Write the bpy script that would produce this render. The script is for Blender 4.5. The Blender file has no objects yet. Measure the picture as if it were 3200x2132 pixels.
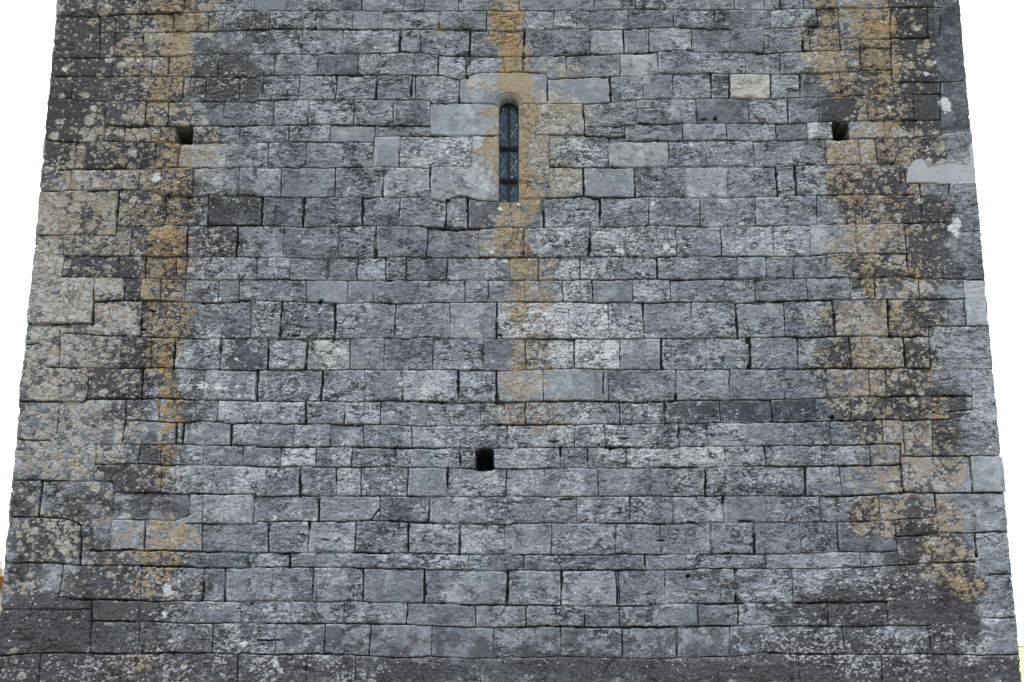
import bpy, math, random
import numpy as np

# ------------------------------------------------------------------ camera, sky, sun, exposure
S = bpy.context.scene
COL = S.collection
R = math.radians
PITCH = R(15.25)          # the camera looks up the wall
CAM_Z = 1.6
DIST = 9.92               # metres from the lens to the front face
FPX = 4444.4              # focal length in pixels of the 3200 px wide photo (50 mm lens)
cam = bpy.data.cameras.new('camera'); cam.lens = 50; cam.sensor_width = 36
cam.clip_end = 3000; cam.clip_start = 0.05
co = bpy.data.objects.new('camera', cam); COL.objects.link(co)
co.location = (0, 0, CAM_Z); co.rotation_euler = (R(90) + PITCH, 0, 0)
S.camera = co

SUN_EL, SUN_AZ = 64, -28   # overcast: broad soft light from high, a little from the left behind the camera
W = bpy.data.worlds.new('World'); S.world = W; W.use_nodes = True
nt = W.node_tree; bg = nt.nodes['Background']
sky = nt.nodes.new('ShaderNodeTexSky'); sky.sky_type = 'NISHITA'; sky.sun_disc = False
sky.sun_elevation = R(SUN_EL); sky.sun_rotation = R(180 - SUN_AZ)
sky.air_density = 1.0; sky.dust_density = 4.0; sky.ozone_density = 1.0
hs = nt.nodes.new('ShaderNodeHueSaturation'); hs.inputs['Saturation'].default_value = 0.22   # cloud cover
nt.links.new(sky.outputs[0], hs.inputs['Color'])
# closed cloud layer: brighter overhead than at the horizon, as under a real overcast
tcw = nt.nodes.new('ShaderNodeTexCoord'); sx_ = nt.nodes.new('ShaderNodeSeparateXYZ'); nt.links.new(tcw.outputs['Generated'], sx_.inputs[0])
mrw = nt.nodes.new('ShaderNodeMapRange'); nt.links.new(sx_.outputs[2], mrw.inputs[0])
mrw.inputs[1].default_value = 0; mrw.inputs[2].default_value = 1; mrw.inputs[3].default_value = 0; mrw.inputs[4].default_value = 1
cl = nt.nodes.new('ShaderNodeMix'); cl.data_type = 'RGBA'; nt.links.new(mrw.outputs[0], cl.inputs[0])
cl.inputs[6].default_value = (6.6, 6.7, 6.9, 1); cl.inputs[7].default_value = (14.5, 15.0, 16.0, 1)
mw = nt.nodes.new('ShaderNodeMix'); mw.data_type = 'RGBA'; mw.inputs[0].default_value = .85
nt.links.new(hs.outputs[0], mw.inputs[6]); nt.links.new(cl.outputs[2], mw.inputs[7]); nt.links.new(mw.outputs[2], bg.inputs[0])
bg.inputs[1].default_value = 0.15
sl = bpy.data.lights.new('sun', 'SUN'); sl.energy = 0.9; sl.angle = R(11); sl.color = (1, 0.97, 0.93)
so = bpy.data.objects.new('sun', sl); COL.objects.link(so)
so.rotation_euler = (R(90 - SUN_EL), 0, R(SUN_AZ))
S.view_settings.view_transform = 'Standard'; S.view_settings.look = 'None'
S.view_settings.exposure = 0.50; S.view_settings.gamma = 1

# ------------------------------------------------------------------ helpers
def unproject(px, py):
    """photo pixel (3200 px scale) -> x, z on the tower's front face"""
    xi = (np.asarray(px, float) - 1600) / FPX; yi = (1066 - np.asarray(py, float)) / FPX
    f = math.cos(PITCH) - yi * math.sin(PITCH); u = math.sin(PITCH) + yi * math.cos(PITCH)
    t = DIST / f
    return t * xi, CAM_Z + t * u

def tag(o, label=None, cat=None, group=None, kind=None):
    if label: o['label'] = label
    if cat: o['category'] = cat
    if group: o['group'] = group
    if kind: o['kind'] = kind
    return o

def mesh_obj(name, verts, faces, mat, parent=None, smooth=False):
    me = bpy.data.meshes.new(name); me.from_pydata([tuple(v) for v in verts], [], faces); me.update()
    if smooth: me.polygons.foreach_set('use_smooth', [True] * len(me.polygons))
    me.materials.append(mat)
    o = bpy.data.objects.new(name, me); COL.objects.link(o); o.parent = parent
    return o

def empty(name, loc=(0, 0, 0)):
    o = bpy.data.objects.new(name, None); o.location = loc; COL.objects.link(o); return o

class MB:
    def __init__(s): s.v = []; s.f = []
    def box(s, x0, x1, y0, y1, z0, z1):
        b = len(s.v)
        s.v += [(x0,y0,z0),(x1,y0,z0),(x1,y1,z0),(x0,y1,z0),(x0,y0,z1),(x1,y0,z1),(x1,y1,z1),(x0,y1,z1)]
        s.f += [tuple(b+i for i in q) for q in ((0,3,2,1),(4,5,6,7),(0,1,5,4),(1,2,6,5),(2,3,7,6),(3,0,4,7))]
        return s
    def bar(s, p, q, w, d):
        """flat bar in an xz plane from p=(x,y,z) to q, width w across, depth d along y"""
        dx, dz = q[0]-p[0], q[2]-p[2]; L = math.hypot(dx, dz); nx, nz = -dz/L*w/2, dx/L*w/2
        b = len(s.v)
        for y in (-d/2, d/2):
            s.v += [(p[0]-nx,p[1]+y,p[2]-nz),(q[0]-nx,q[1]+y,q[2]-nz),(q[0]+nx,q[1]+y,q[2]+nz),(p[0]+nx,p[1]+y,p[2]+nz)]
        s.f += [tuple(b+i for i in g) for g in ((0,1,2,3),(7,6,5,4),(0,4,5,1),(1,5,6,2),(2,6,7,3),(3,7,4,0))]
        return s
    def build(s, name, mat, parent=None, smooth=False): return mesh_obj(name, s.v, s.f, mat, parent, smooth)

def hash2(ix, iz, seed):
    h = (ix.astype(np.int64) * 374761393 + iz.astype(np.int64) * 668265263 + seed * 2147483647 + 1013904223) & 0xFFFFFFFF
    h = ((h ^ (h >> 13)) * 1274126177) & 0xFFFFFFFF
    h = (h ^ (h >> 16)) & 0xFFFFFFFF
    h = (h * 2246822519) & 0xFFFFFFFF
    return ((h ^ (h >> 15)) & 0xFFFFFF).astype(np.float32) / 16777216.0

def vn(x, z, seed):
    fx = np.floor(x); fz = np.floor(z); ix = fx.astype(np.int32); iz = fz.astype(np.int32)
    tx = (x - fx).astype(np.float32); tz = (z - fz).astype(np.float32)
    tx = tx*tx*(3-2*tx); tz = tz*tz*(3-2*tz)
    a = hash2(ix, iz, seed); b = hash2(ix+1, iz, seed); c = hash2(ix, iz+1, seed); d = hash2(ix+1, iz+1, seed)
    return (a*(1-tx)+b*tx)*(1-tz) + (c*(1-tx)+d*tx)*tz

def fbm(x, z, size, seed, octv=4, gain=0.5, ax=1.0, az=1.0):
    """0..1 noise, feature size in metres"""
    out = 0; amp = 1; tot = 0; f = 1 / size
    for k in range(octv):
        # each octave turned a little so that the lattice does not show
        c, s_ = math.cos(0.6*k), math.sin(0.6*k)
        out = out + amp * vn((x*ax*c - z*az*s_)*f + 17.3*k, (x*ax*s_ + z*az*c)*f - 9.1*k, seed + k)
        tot += amp; amp *= gain; f *= 2.03
    return out / tot

def worley(x, z, size, seed, jit=0.95):
    x = x / size; z = z / size
    ix = np.floor(x).astype(np.int32); iz = np.floor(z).astype(np.int32)
    f1 = np.full(x.shape, 9., np.float32); f2 = f1.copy(); cid = np.zeros(x.shape, np.float32)
    for di in (-1, 0, 1):
        for dj in (-1, 0, 1):
            cx = ix + di; cz = iz + dj
            h1 = hash2(cx, cz, seed); h2 = hash2(cx, cz, seed + 71)
            d = np.hypot(cx + 0.5 + (h1 - .5)*jit - x, cz + 0.5 + (h2 - .5)*jit - z).astype(np.float32)
            m = d < f1
            f2 = np.where(m, f1, np.minimum(f2, d)); f1 = np.where(m, d, f1)
            cid = np.where(m, hash2(cx, cz, seed + 333), cid)
    return f1, f2, cid

def sm(a, b, v):
    t = np.clip((v - a) / (b - a), 0, 1); return t*t*(3-2*t)

# ------------------------------------------------------------------ the joints of the front face, read off the photo
# each tile: (offset x, offset y), beds = polylines, ups = points inside upright joints (they run from bed to bed)
K = 800 / 2353.0
TILES = [
((0, 0), """510,160 750,155 870,160 900,150 1160,125 1290,125 1500,120 1620,125 1760,115 1920,115 2050,100 2353,95
1050,300 1530,295 1700,290 1900,290 2050,285 2353,272
470,535 1050,522 1500,520 1700,515 1750,500 2353,497
450,700 860,700 1250,700 1560,708 1700,705 2050,710 2353,712
430,912 650,912 720,925 980,935 1270,930 1680,932 1960,930 2353,938
960,1160 1540,1160 1700,1162 2353,1158
400,1280 530,1290 700,1300 960,1305 1640,1308
1650,1330 1780,1318 2060,1310 2353,1318
1060,160 1056,300 1046,420 1040,522
910,160 915,420 905,520""",
"765,80 1290,60 1690,60 2165,50 2335,50 1592,200 1915,200 2050,200 1310,400 2265,400 1030,580 1395,620 1545,600 2005,600 660,830 1272,820 1682,820 1890,860 2203,820 965,1050 1338,1050 1545,1050 2052,1050 965,1230 2200,1240 690,1430 785,1430 1430,1430 1645,1430 2085,1430 1140,1240"),
((800, 0), """0,97 300,95 540,95 700,95 820,88 970,95 1180,103 1360,100 1860,98 2100,95 2353,100
0,275 120,265 520,262 900,268 1160,270 1500,270 1900,275 2110,280 2353,290
0,497 410,495 560,500 800,492 1180,495 1310,485 1500,488 1640,505 2180,518 2353,524
0,715 50,695 100,688 570,690 730,685 930,683 1230,690 1480,690 1700,690 1880,735 1940,700 2060,668 2280,668 2353,672
1938,700 1932,610 1980,560
0,925 400,918 730,915 1100,915 1260,918 1590,920 1620,955 1870,950 2220,960
0,1155 480,1145 900,1145 1100,1155 1590,1157
0,1308 320,1305 700,1305 1080,1300 1090,1250 1600,1248 1610,1240 1800,1248 2010,1248 2230,1250
1602,925 1600,1245""",
"280,40 695,45 970,45 1358,50 1545,30 1858,50 122,180 548,180 885,180 1162,190 1685,180 2118,190 420,390 795,390 1322,380 1508,380 1965,400 170,590 570,590 938,590 1235,590 1675,600 2280,590 60,800 395,800 735,800 1107,800 1430,810 1465,810 1872,850 158,1040 478,1030 900,1030 1262,1040 300,1230 677,1230 1087,1200 110,1430 455,1430 893,1420 1318,1400 1985,1400"),
((1600, 0), """60,95 200,95 380,95 760,97 900,85 1080,80 1150,78 1380,82 1700,85 2050,90 2353,88
0,290 150,275 390,270 1060,268 1100,258 1300,250 1490,250 1640,253 1860,265 2010,262 2353,265
0,524 380,522 700,500 1000,492 1180,485 1300,475 1480,465 1650,465 1700,475 2000,472 2150,485 2353,488
0,663 300,672 320,690 325,930
325,730 500,720 850,705 1000,700 1200,690 1350,670 1390,680 1800,675 2140,678 2353,683
60,955 400,958 650,952 880,940 920,925 1040,930 1200,915 1480,905 1840,900 2000,900 2050,905 2353,910
680,1165 1000,1160 1150,1140 1390,1145 1600,1135 1950,1135 2353,1133
1150,1000 1380,988
210,1245 350,1240 670,1240 700,1250 880,1252 1040,1255
655,952 668,1240
890,1318 1060,1300 1570,1298 1960,1292 2140,1295 2353,1300""",
"62,30 762,50 1140,40 1358,40 1690,30 2045,45 2320,50 382,180 593,190 1075,170 1487,180 1865,180 112,400 718,390 1030,390 1262,380 1652,360 2015,370 2312,380 100,600 497,620 995,600 1345,590 1740,570 2145,580 907,820 1205,800 1480,800 1832,790 2000,790 1150,1070 1382,1060 1700,1020 2182,1030 340,1400 890,1290 890,1420 1040,1230 1570,1220 1968,1220 1440,1420 1790,1420 2222,1420"),
((2400, 0), """0,90 100,85 330,78 560,75 640,65 830,75 1120,72 1450,70 1580,75
0,268 30,258 440,240 620,240
0,490 170,480 330,468 620,468 680,460 830,455
620,360 830,360 1140,355 1480,350
850,440 1140,440
0,685 110,680 400,675 480,680 660,660 850,650 1000,635 1140,640
0,905 300,898 460,895 650,885 900,875 1180,862 1590,865
1140,755 1650,750 1800,740
0,1140 180,1135 450,1120 720,1115 920,1110 1250,1105 1600,1100
0,1290 370,1285 600,1280 750,1275 1300,1270 1560,1240 1650,1215 1870,1205
650,70 660,240 668,470
1135,75 1130,250 1138,440 1140,640 1150,755
1465,70 1470,350
1590,75 1590,200 1580,360
1590,750 1590,865 1595,1100""",
"25,790 115,40 328,40 640,30 820,30 1120,40 1560,40 455,150 25,170 320,370 385,400 845,500 840,400 115,580 1010,700 295,790 665,790 1020,800 183,1000 465,1000 915,990 1340,980 75,1230 365,1220 1075,1190 535,1400 840,1380 1000,1400 1335,1350"),
((0, 500), """540,92 680,85 1280,85 1440,80 1650,70 1780,70 2353,68
360,285 640,280 820,285 1080,280 1290,275 1500,330 1650,330 1770,340 1930,325 2353,330
318,688 600,690 1060,690 1070,615 1380,612 1500,600 1700,600 1900,600 2150,605 2353,610
575,690 582,880 570,1075
590,875 950,880 1180,885 1400,890 1600,890 1720,890 2150,885 2353,897
565,1075 850,1075 1080,1080 1290,1090 1480,1095 1690,1100 1900,1100 2353,1100
870,1300 1260,1285 1700,1300 1900,1310 2190,1300 2200,1285 2353,1290
855,1080 860,1300 845,1510
240,1515 835,1505""",
"650,180 1275,180 1480,200 1770,190 2195,180 1080,460 1510,470 1915,470 1205,750 2180,740 1720,750 1085,980 1335,990 1720,980 1930,990 1620,960 1145,1180 1295,1190 1478,1170 1700,1200 2010,1200 2195,1200 1290,1500 2308,1430"),
((800, 500), """0,70 220,72 560,72 890,68 1060,60 1310,62 1600,75 1700,60 1980,62
0,342 440,345 720,345 950,345 1170,335 1350,345 1590,340 1750,400 1800,350 1930,335 2050,375 2210,375
0,610 100,605 420,615 760,612 970,605 1310,610 1740,630 1930,635 2200,625 2353,612
0,897 250,895 480,905 850,895 930,900 1190,893 1760,900 2050,895 2353,895
0,1097 300,1098 560,1105 930,1105 1190,1108 1500,1105 1760,1105 1960,1100 2130,1105 2353,1103
0,1293 220,1300 480,1308 730,1320 1060,1310 1300,1320 1490,1315 1900,1305 2210,1305 2353,1308""",
"228,200 728,200 1170,200 1605,170 55,480 435,480 978,480 1318,480 1745,500 1945,480 252,750 763,750 1100,750 1572,760 2050,760 8,1000 310,1000 660,1000 932,1000 1192,1000 1382,1000 1758,960 2335,1000 465,1210 838,1210 1080,1210 1495,1210 1920,1210 2135,1210 235,1430 728,1440 1278,1440 1782,1440 2213,1440"),
((1600, 500), """350,65 450,65 640,70 880,68 1100,72 1240,70 1500,62 1900,62 2353,65
70,355 330,350 650,335 800,350 1130,345 1240,340 1590,335 1720,345 2100,345 2353,335
0,618 110,625 280,620 700,615 820,615 1050,615 1270,605 1500,608 1900,615 2100,610 2353,610
0,895 230,898 620,895 900,888 1050,885 1340,900 1500,893 1720,885 1930,890 2353,888
0,1105 230,1105 600,1105 900,1100 1340,1095 1700,1098 2080,1090 2353,1095
0,1305 480,1305 740,1310 1120,1310 1200,1315 1500,1305 1960,1300 2060,1325 2250,1298 2353,1300""",
"658,190 1125,200 1592,200 1983,150 288,490 808,480 1258,480 1730,470 2240,480 112,760 715,750 1045,740 1507,750 1925,750 238,1000 622,1000 912,1000 1335,1000 1727,1000 2075,1000 2338,1020 115,1210 465,1210 740,1210 1112,1210 1457,1210 1962,1210 2240,1210 890,1440 1208,1440 1655,1430 2063,1440"),
((2400, 500), """0,62 250,50 560,45 700,40 1200,40
1290,215 1560,210
0,335 260,330 450,325 700,315 860,315 1350,318
0,605 380,600 450,598 800,590 1040,585 1250,580 1450,580 1650,580
1780,660 1960,650
0,885 240,885 440,875 620,865 820,860 1265,855
1255,580 1268,750 1280,900 1295,1070
0,1090 350,1085 560,1080 760,1085 980,1075 1280,1075 1400,1090 1600,1090 2000,1100
0,1305 360,1290 600,1285 880,1285 1350,1280 1450,1285 1600,1275 1820,1275
1480,1535 1650,1525 2040,1525
1800,1100 1805,1280 1825,1525
1255,115 1268,215
1668,220 1668,320""",
"78,180 255,180 690,180 1220,170 445,450 868,450 1420,450 50,740 390,740 815,720 240,970 545,1030 980,970 362,1180 757,1180 1390,1190 985,1180 155,1430 605,1430 1100,1430 1660,1400"),
((0, 1033), """560,30 700,30 980,48 1250,50 1390,60 1650,65 1900,75 2300,72 2353,72
225,130 350,125
550,0 550,170 540,330
430,340 800,345 1300,345 1500,340 1640,345 1730,350 1870,360 2000,358 2100,370 2353,368
185,650 760,655 790,630 1180,630 1500,620 1750,630 2010,640 2353,650
1155,640 1145,850 1120,1020
1160,825 1500,830 1640,850 1880,835 2000,835 2140,860 2353,845
140,1005 460,1010
870,1040 1280,1045 1680,1045 1880,1055 2353,1052
885,1040 875,1200 855,1385
880,1230 1280,1225 1480,1235 1860,1240 2353,1248
105,1380 380,1375 600,1385 860,1385 1030,1390 1070,1485 1600,1495 1740,1505 2100,1505 2353,1505""",
"1105,200 1385,200 1600,200 2025,220 795,500 1305,480 1875,500 2350,500 1460,750 2000,740 535,800 1620,930 1680,950 2125,950 1275,1130 1480,1140 1870,1140 2230,1150 1478,1370 1610,1370 383,1480 1035,1500"),
((800, 1033), """0,70 360,78 720,75 1180,72 1400,80 1590,55 1640,70 2080,75 2353,75
0,365 110,360 480,365 590,372 860,358 1200,362 1640,360 1880,368 2100,368 2353,372
0,650 600,650 900,655 1140,645 1570,655 1860,660 2353,660
0,852 130,855 450,860 700,858 1100,862 1400,872 1560,880 1740,872 2070,870 2150,862 2353,868
0,1065 150,1072 420,1072 850,1070 1200,1075 1420,1075 1740,1080 2020,1082 2300,1080 2353,1082
0,1250 220,1255 400,1250 900,1255 1290,1250 1400,1258 1860,1262 2020,1272
2180,1270 2353,1272
0,1520 90,1525 400,1515 700,1520 1000,1520 1350,1520 1750,1525 2100,1532 2353,1525""",
"115,220 465,220 862,220 1175,220 1625,220 2088,220 12,500 605,510 1003,450 1345,510 1858,570 2212,510 458,750 812,750 1147,700 1570,760 2065,760 38,950 345,970 682,960 993,960 1430,970 1745,980 2313,970 225,1160 550,1190 883,1150 1278,1160 1875,1170 92,1390 405,1390 738,1350 962,1390 1395,1380 1757,1390 2300,1380"),
((1600, 1033), """0,75 150,72 480,75 870,75 1200,75 1380,70 1780,68 2070,65 2353,62
0,368 240,362 600,350 860,360 1210,362 1500,355 2000,353 2353,355
0,655 350,650 600,650 890,652 980,660 1400,655 1500,645 1920,635 2353,635
0,870 280,862 520,862 600,870 720,860 1130,858 1430,858 1900,850 2353,852
70,1072 440,1075 620,1070 850,1075 1090,1075 1450,1080 1540,1065 1960,1060 2353,1058
0,1272 700,1265 1000,1265 1280,1265 1440,1260 1500,1275 1780,1262 1970,1245 2353,1248
0,1525 580,1530 820,1522 1280,1525 1500,1530 1780,1522 1960,1522 2353,1520
838,390 838,580
300,1280 303,1350""",
"125,220 575,220 992,220 1372,220 1782,150 2190,220 885,500 1508,500 2003,500 285,500 122,730 988,750 1407,750 1912,740 575,900 855,980 1535,960 1795,950 2160,950 445,1170 695,1150 1052,1190 1447,1170 1965,1160 2330,1150 1275,1390 1778,1390 790,1400"),
((2400, 1033), """0,58 200,60 280,65 620,58 870,52 1150,55 1480,55
1485,0 1488,200 1500,350
0,355 380,350 520,345 740,340 960,348 1200,345 1400,345 1500,355
1840,358 2065,352
1870,360 1878,550 1880,730
0,635 440,625 560,620 760,610 1000,605 1100,605 1250,600 1600,602 1870,605
1660,745 1880,725
0,840 220,845 440,835 570,835 760,825 1040,820 1200,822 1510,820 1670,820
1510,820 1518,970 1520,1150
0,1060 260,1060 580,1055 880,1050 1060,1042 1220,1040
1220,1040 1222,1200 1235,1420 1270,1490
1240,1150 1500,1155 1700,1150 2145,1153
0,1245 340,1250 640,1243 900,1240 1200,1235
0,1520 360,1522 700,1520 1000,1505 1280,1490 1530,1495 1900,1492 2180,1495""",
"275,200 755,200 1260,200 145,470 548,490 935,470 1090,500 35,740 442,740 765,720 1300,710 242,940 575,940 1055,920 1250,950 495,1150 940,1140 1870,1320 345,1380 668,1380"),
((0, 1566), """75,145 370,150 580,155 700,200 743,225
1040,165 1250,172 1600,183 1700,145 1740,120
1700,205 2353,207
743,225 740,400 733,575
830,455 1000,455 1200,445 1380,460 1500,450 1700,465 2000,468 2353,475
40,565 500,565 570,575 740,590 1280,595 1480,597 1700,605 2000,618 2353,615
575,580 560,740 535,885
530,885 900,905 1280,915 1500,920 2080,920 2353,915
840,915 838,1100 830,1390
850,1095 1240,1110 1400,1110 1640,1118 2100,1125 2220,1125 2353,1125
0,995 240,1000 830,995
0,1420 250,1400 850,1395 1000,1405 1250,1405 1650,1395 2353,1405""",
"365,60 1030,80 1735,70 1860,70 2325,70 1328,310 1858,320 1485,530 2280,550 255,590 1297,740 1870,760 2068,760 1270,1000 2215,1000 1270,1250 1955,1240"),
((800, 1566), """0,187 560,187 800,188 1130,180 1400,195 1600,205 1870,212 2100,215 2353,215
0,478 130,470 460,478 900,475 1220,480 1390,480 1880,490 1960,490 2353,485
0,608 500,608 850,615 1250,622 1400,620 1550,628 1940,640 2353,640
0,912 120,915 430,925 960,920 1150,932 1500,935 1700,940 1980,955 2200,955 2353,955
0,1120 200,1125 600,1125 1050,1132 1390,1130 1550,1145 2000,1160 2353,1160
0,1410 440,1410 620,1405 900,1415 1250,1440 1600,1430 2000,1450 2353,1430
1050,175 1130,80""",
"575,90 1140,60 1590,80 2120,70 115,330 480,330 915,330 1402,330 1875,340 2283,340 312,545 1270,560 1948,560 145,700 525,750 985,770 1552,770 2312,800 325,1020 808,1040 1388,1040 2018,1060 182,1200 628,1290 1047,1270 1617,1250 2180,1270 465,1480 915,1480"),
((1600, 1566), """0,205 350,200 590,205 1200,205 1400,215 1700,205 1820,195 1960,200 2353,195
0,492 380,495 750,495 1100,490 1370,495 1850,488 2200,485 2353,492
0,635 150,635 450,638 950,635 1210,635 1500,632 1720,620 2353,620
0,958 450,960 980,965 1280,960 1420,952 1700,945 2060,940 2353,940
0,1160 130,1158 300,1150 700,1160 1010,1160 1290,1160 1500,1155 1700,1150 2000,1150 2353,1135
0,1440 500,1430 1260,1450 1540,1440 1900,1430 2200,1410 2353,1390
955,640 965,800 970,960""",
"592,80 1087,90 1480,80 1945,80 2338,80 365,400 952,330 1360,330 1830,340 2225,320 108,560 1225,560 1720,560 2335,550 452,770 985,800 1408,780 2058,780 130,1050 665,1060 990,1050 1285,1060 1710,1050 2080,1020 2255,1030 1018,1290 1515,1290 2005,1290 450,1290"),
((2400, 1566), """0,195 250,200 480,185 800,188 1030,180 1200,172 1540,150
1535,-70 1550,140 1570,292
1570,292 1900,290 2205,280
1165,175 1185,380 1210,585
1200,325 1560,300
0,487 320,482 650,465 880,470 1190,460
0,622 500,625 860,612 1210,588 1550,570 1900,555
1905,300 1920,500
0,940 240,940 700,932 1100,925
2040,680 2245,670
1980,1070 2285,1072
0,1150 700,1150 1500,1140
0,1400 1000,1410 1700,1405 2000,1415 2320,1412""",
"478,80 1030,80 302,330 648,320 852,540 225,780 1100,1020 550,1050 700,1280 1500,1280"),
]
# upright joints that stand open wide, by tile
WIDE = {(800,0):"1322,380 1965,400 420,390 1107,800", (1600,0):"907,820 112,400 1030,390 1832,790 2000,790", (2400,0):"25,790 295,790 115,40 320,370 655,200",
 (0,500):"1080,460 1510,470 1915,470 2195,180 2180,740", (800,500):"55,480 435,480 978,480 1945,480 838,1210 235,1430 728,1440 2213,1440 1170,200 1100,750 1605,170",
 (1600,500):"715,750 808,480 1125,200 658,190 1208,1440 2063,1440 1335,1000 288,490", (2400,500):"78,180 605,1430 1100,1430 255,180 815,720",
 (0,1033):"1600,200 795,500 2125,950 1680,950 1620,930 2025,220 1305,480", (800,1033):"12,500 605,510 1858,570 2212,510 115,220 458,750 1345,510 405,1390 1875,1170 1757,1390 465,220",
 (1600,1033):"1508,500 1407,750 1535,960 2190,220 445,1170 1778,1390 1372,220", (2400,1033):"1260,200 345,1380 548,490",
 (0,1566):"1328,310 2068,760 1870,760 2325,70 365,60", (800,1566):"575,90 480,330 1875,340 1402,330 1552,770 2312,800 312,545 115,330", (1600,1566):"1830,340 2058,780 1945,80 1225,560 452,770 2225,320 1515,1290",
 (2400,1566):"648,320"}
# open gaps and chipped hollows, seen one by one (x, y, half width, half height in photo pixels)
GAPS = [(441,1003,5,14),(446,1028,10,5),(1554,1020,4,16),(1561,1048,9,5),(1948,1370,19,4),(1729,1379,18,5),(1285,285,5,22),(1334,1053,14,5),(2338,1064,9,10),(960,1066,16,4),(2345,1080,4,12),(985,85,5,5),(1460,240,6,8),(1285,312,50,4),
 (2338,1145,5,9),(925,1048,12,5),(2200,372,9,4),(2235,370,6,7),(1002,945,8,9),(1400,628,8,6),(1150,618,20,5),(2600,1305,7,8),(910,300,40,3),(1493,713,34,4),(2115,1460,60,4),(1030,163,14,4),(2350,948,40,5),(760,705,60,4),(2150,1800,8,6),
 (1770,1560,22,5),(475,970,14,5),(1040,955,12,4),(2065,1690,14,4),(900,1730,30,4),(2330,1628,24,4),(2160,1632,14,5),(840,2000,40,4),(350,1940,70,4),(330,1875,120,4),(2590,870,40,4)]
# (bottom strip of the photo, below the last tile)
EXTRA_UPS = [(120, 2110), (420, 2115), (740, 2118), (1500, 2115), (1850, 2118), (2150, 2112), (2500, 2110), (2760, 2118), (2960, 2112)]

XL, XR = -3.527, 3.468           # the two front arrises of the tower
ZA, ZB = 1.72, 7.22              # band of the front face that the photo shows
DEPTH = 7.0                      # the tower is square
TOP = 9.6

def traced():
    rng = random.Random(5)
    beds = []; ups = []
    for (tx, ty), bs, us in TILES:
        for line in bs.split('\n'):
            pts = [tuple(map(float, p.split(','))) for p in line.split()]
            P = np.array([(tx + a*K, ty + b*K) for a, b in pts])
            X, Z = unproject(P[:, 0], P[:, 1])
            beds.append(np.stack([X, Z], 1))
        for p in us.split():
            a, b = map(float, p.split(',')); X, Z = unproject(tx + a*K, ty + b*K); ups.append((float(X), float(Z), p in WIDE.get((tx, ty), '').split()))
    for a, b in EXTRA_UPS:
        X, Z = unproject(a, b); ups.append((float(X), float(Z), False))
    # lines that close the traced band
    segs = []
    for b in beds:
        kw = rng.uniform(.0010, .0028)
        for i in range(len(b) - 1):
            if rng.random() < .3: kw = rng.uniform(.0008, .0048)
            segs.append((b[i][0], b[i][1], b[i+1][0], b[i+1][1], kw, rng.uniform(.7, 1)))
    allb = [(s[0], s[1], s[2], s[3]) for s in segs]
    for (x, z, wide) in ups:
        up, dn = 9e9, -9e9
        for (x0, z0, x1, z1) in allb:
            if (x0 - x) * (x1 - x) <= 0 and abs(x1 - x0) > 0.012:
                zz = z0 + (z1 - z0) * (x - x0) / (x1 - x0)
                if zz > z + .01: up = min(up, zz)
                elif zz < z - .01: dn = max(dn, zz)
        if up - z > .32: up = z + .1 if z < 6.8 else ZB
        if z - dn > .32: dn = z - .12
        l = rng.uniform(-.004, .004)
        r = rng.random()
        w = rng.uniform(.0042, .0068) if wide else rng.uniform(.0008, .0026)
        st = 1 if wide else rng.uniform(.55, 1) if r < .8 else .4
        segs.append((x + l, up, x - l, dn, w, st))
    return segs

def random_ashlar(u0, u1, z0, z1, seed):
    rng = random.Random(seed); segs = []; z = z0
    while z < z1 - .05:
        h = rng.choice([.17, .2, .22, .24, .19]); zt = min(z + h, z1)
        if z1 - zt < .1: zt = z1
        u = u0
        while u < u1:
            n = u + .3
            segs.append((u, z + rng.uniform(-.003, .003), min(n, u1), z + rng.uniform(-.003, .003), rng.uniform(.003, .007), 1)); u = n
        u = u0 + rng.uniform(.15, .5)
        while u < u1 - .12:
            l = rng.uniform(-.004, .004)
            segs.append((u + l, zt, u - l, z, rng.uniform(.0035, .009), 1)); u += rng.uniform(.22, .48)
        z = zt
    return segs

def labels(J, step):
    """connected stones between the joints (run based labelling) -> integer image"""
    free = J < .35; H, Wd = free.shape; lab = np.zeros((H, Wd), np.int32); par = [0]
    def find(a):
        while par[a] != a: par[a] = par[par[a]]; a = par[a]
        return a
    prev = []
    for r in range(H):
        row = np.concatenate([[0], free[r].astype(np.int8), [0]]); d = np.diff(row)
        st = np.nonzero(d == 1)[0]; en = np.nonzero(d == -1)[0]; cur = []; k = 0
        for a, b in zip(st, en):
            l = 0
            while k < len(prev) and prev[k][1] <= a: k += 1
            q = k
            while q < len(prev) and prev[q][0] < b:
                ov = min(b, prev[q][1]) - max(a, prev[q][0])
                if ov >= 3:
                    m = find(prev[q][2])
                    if l == 0: l = m
                    elif m != l: par[max(m, l)] = min(m, l); l = min(m, l)
                q += 1
            if l == 0: l = len(par); par.append(l)
            lab[r, a:b] = l; cur.append((a, b, l))
        prev = cur
    root = np.array([find(i) for i in range(len(par))]); lab = root[lab]
    for _ in range(5):    # grow into the joints
        for ax, sh in ((0, 1), (0, -1), (1, 1), (1, -1)):
            n = np.roll(lab, sh, ax); lab = np.where(lab == 0, n, lab)
    return lab

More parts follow.
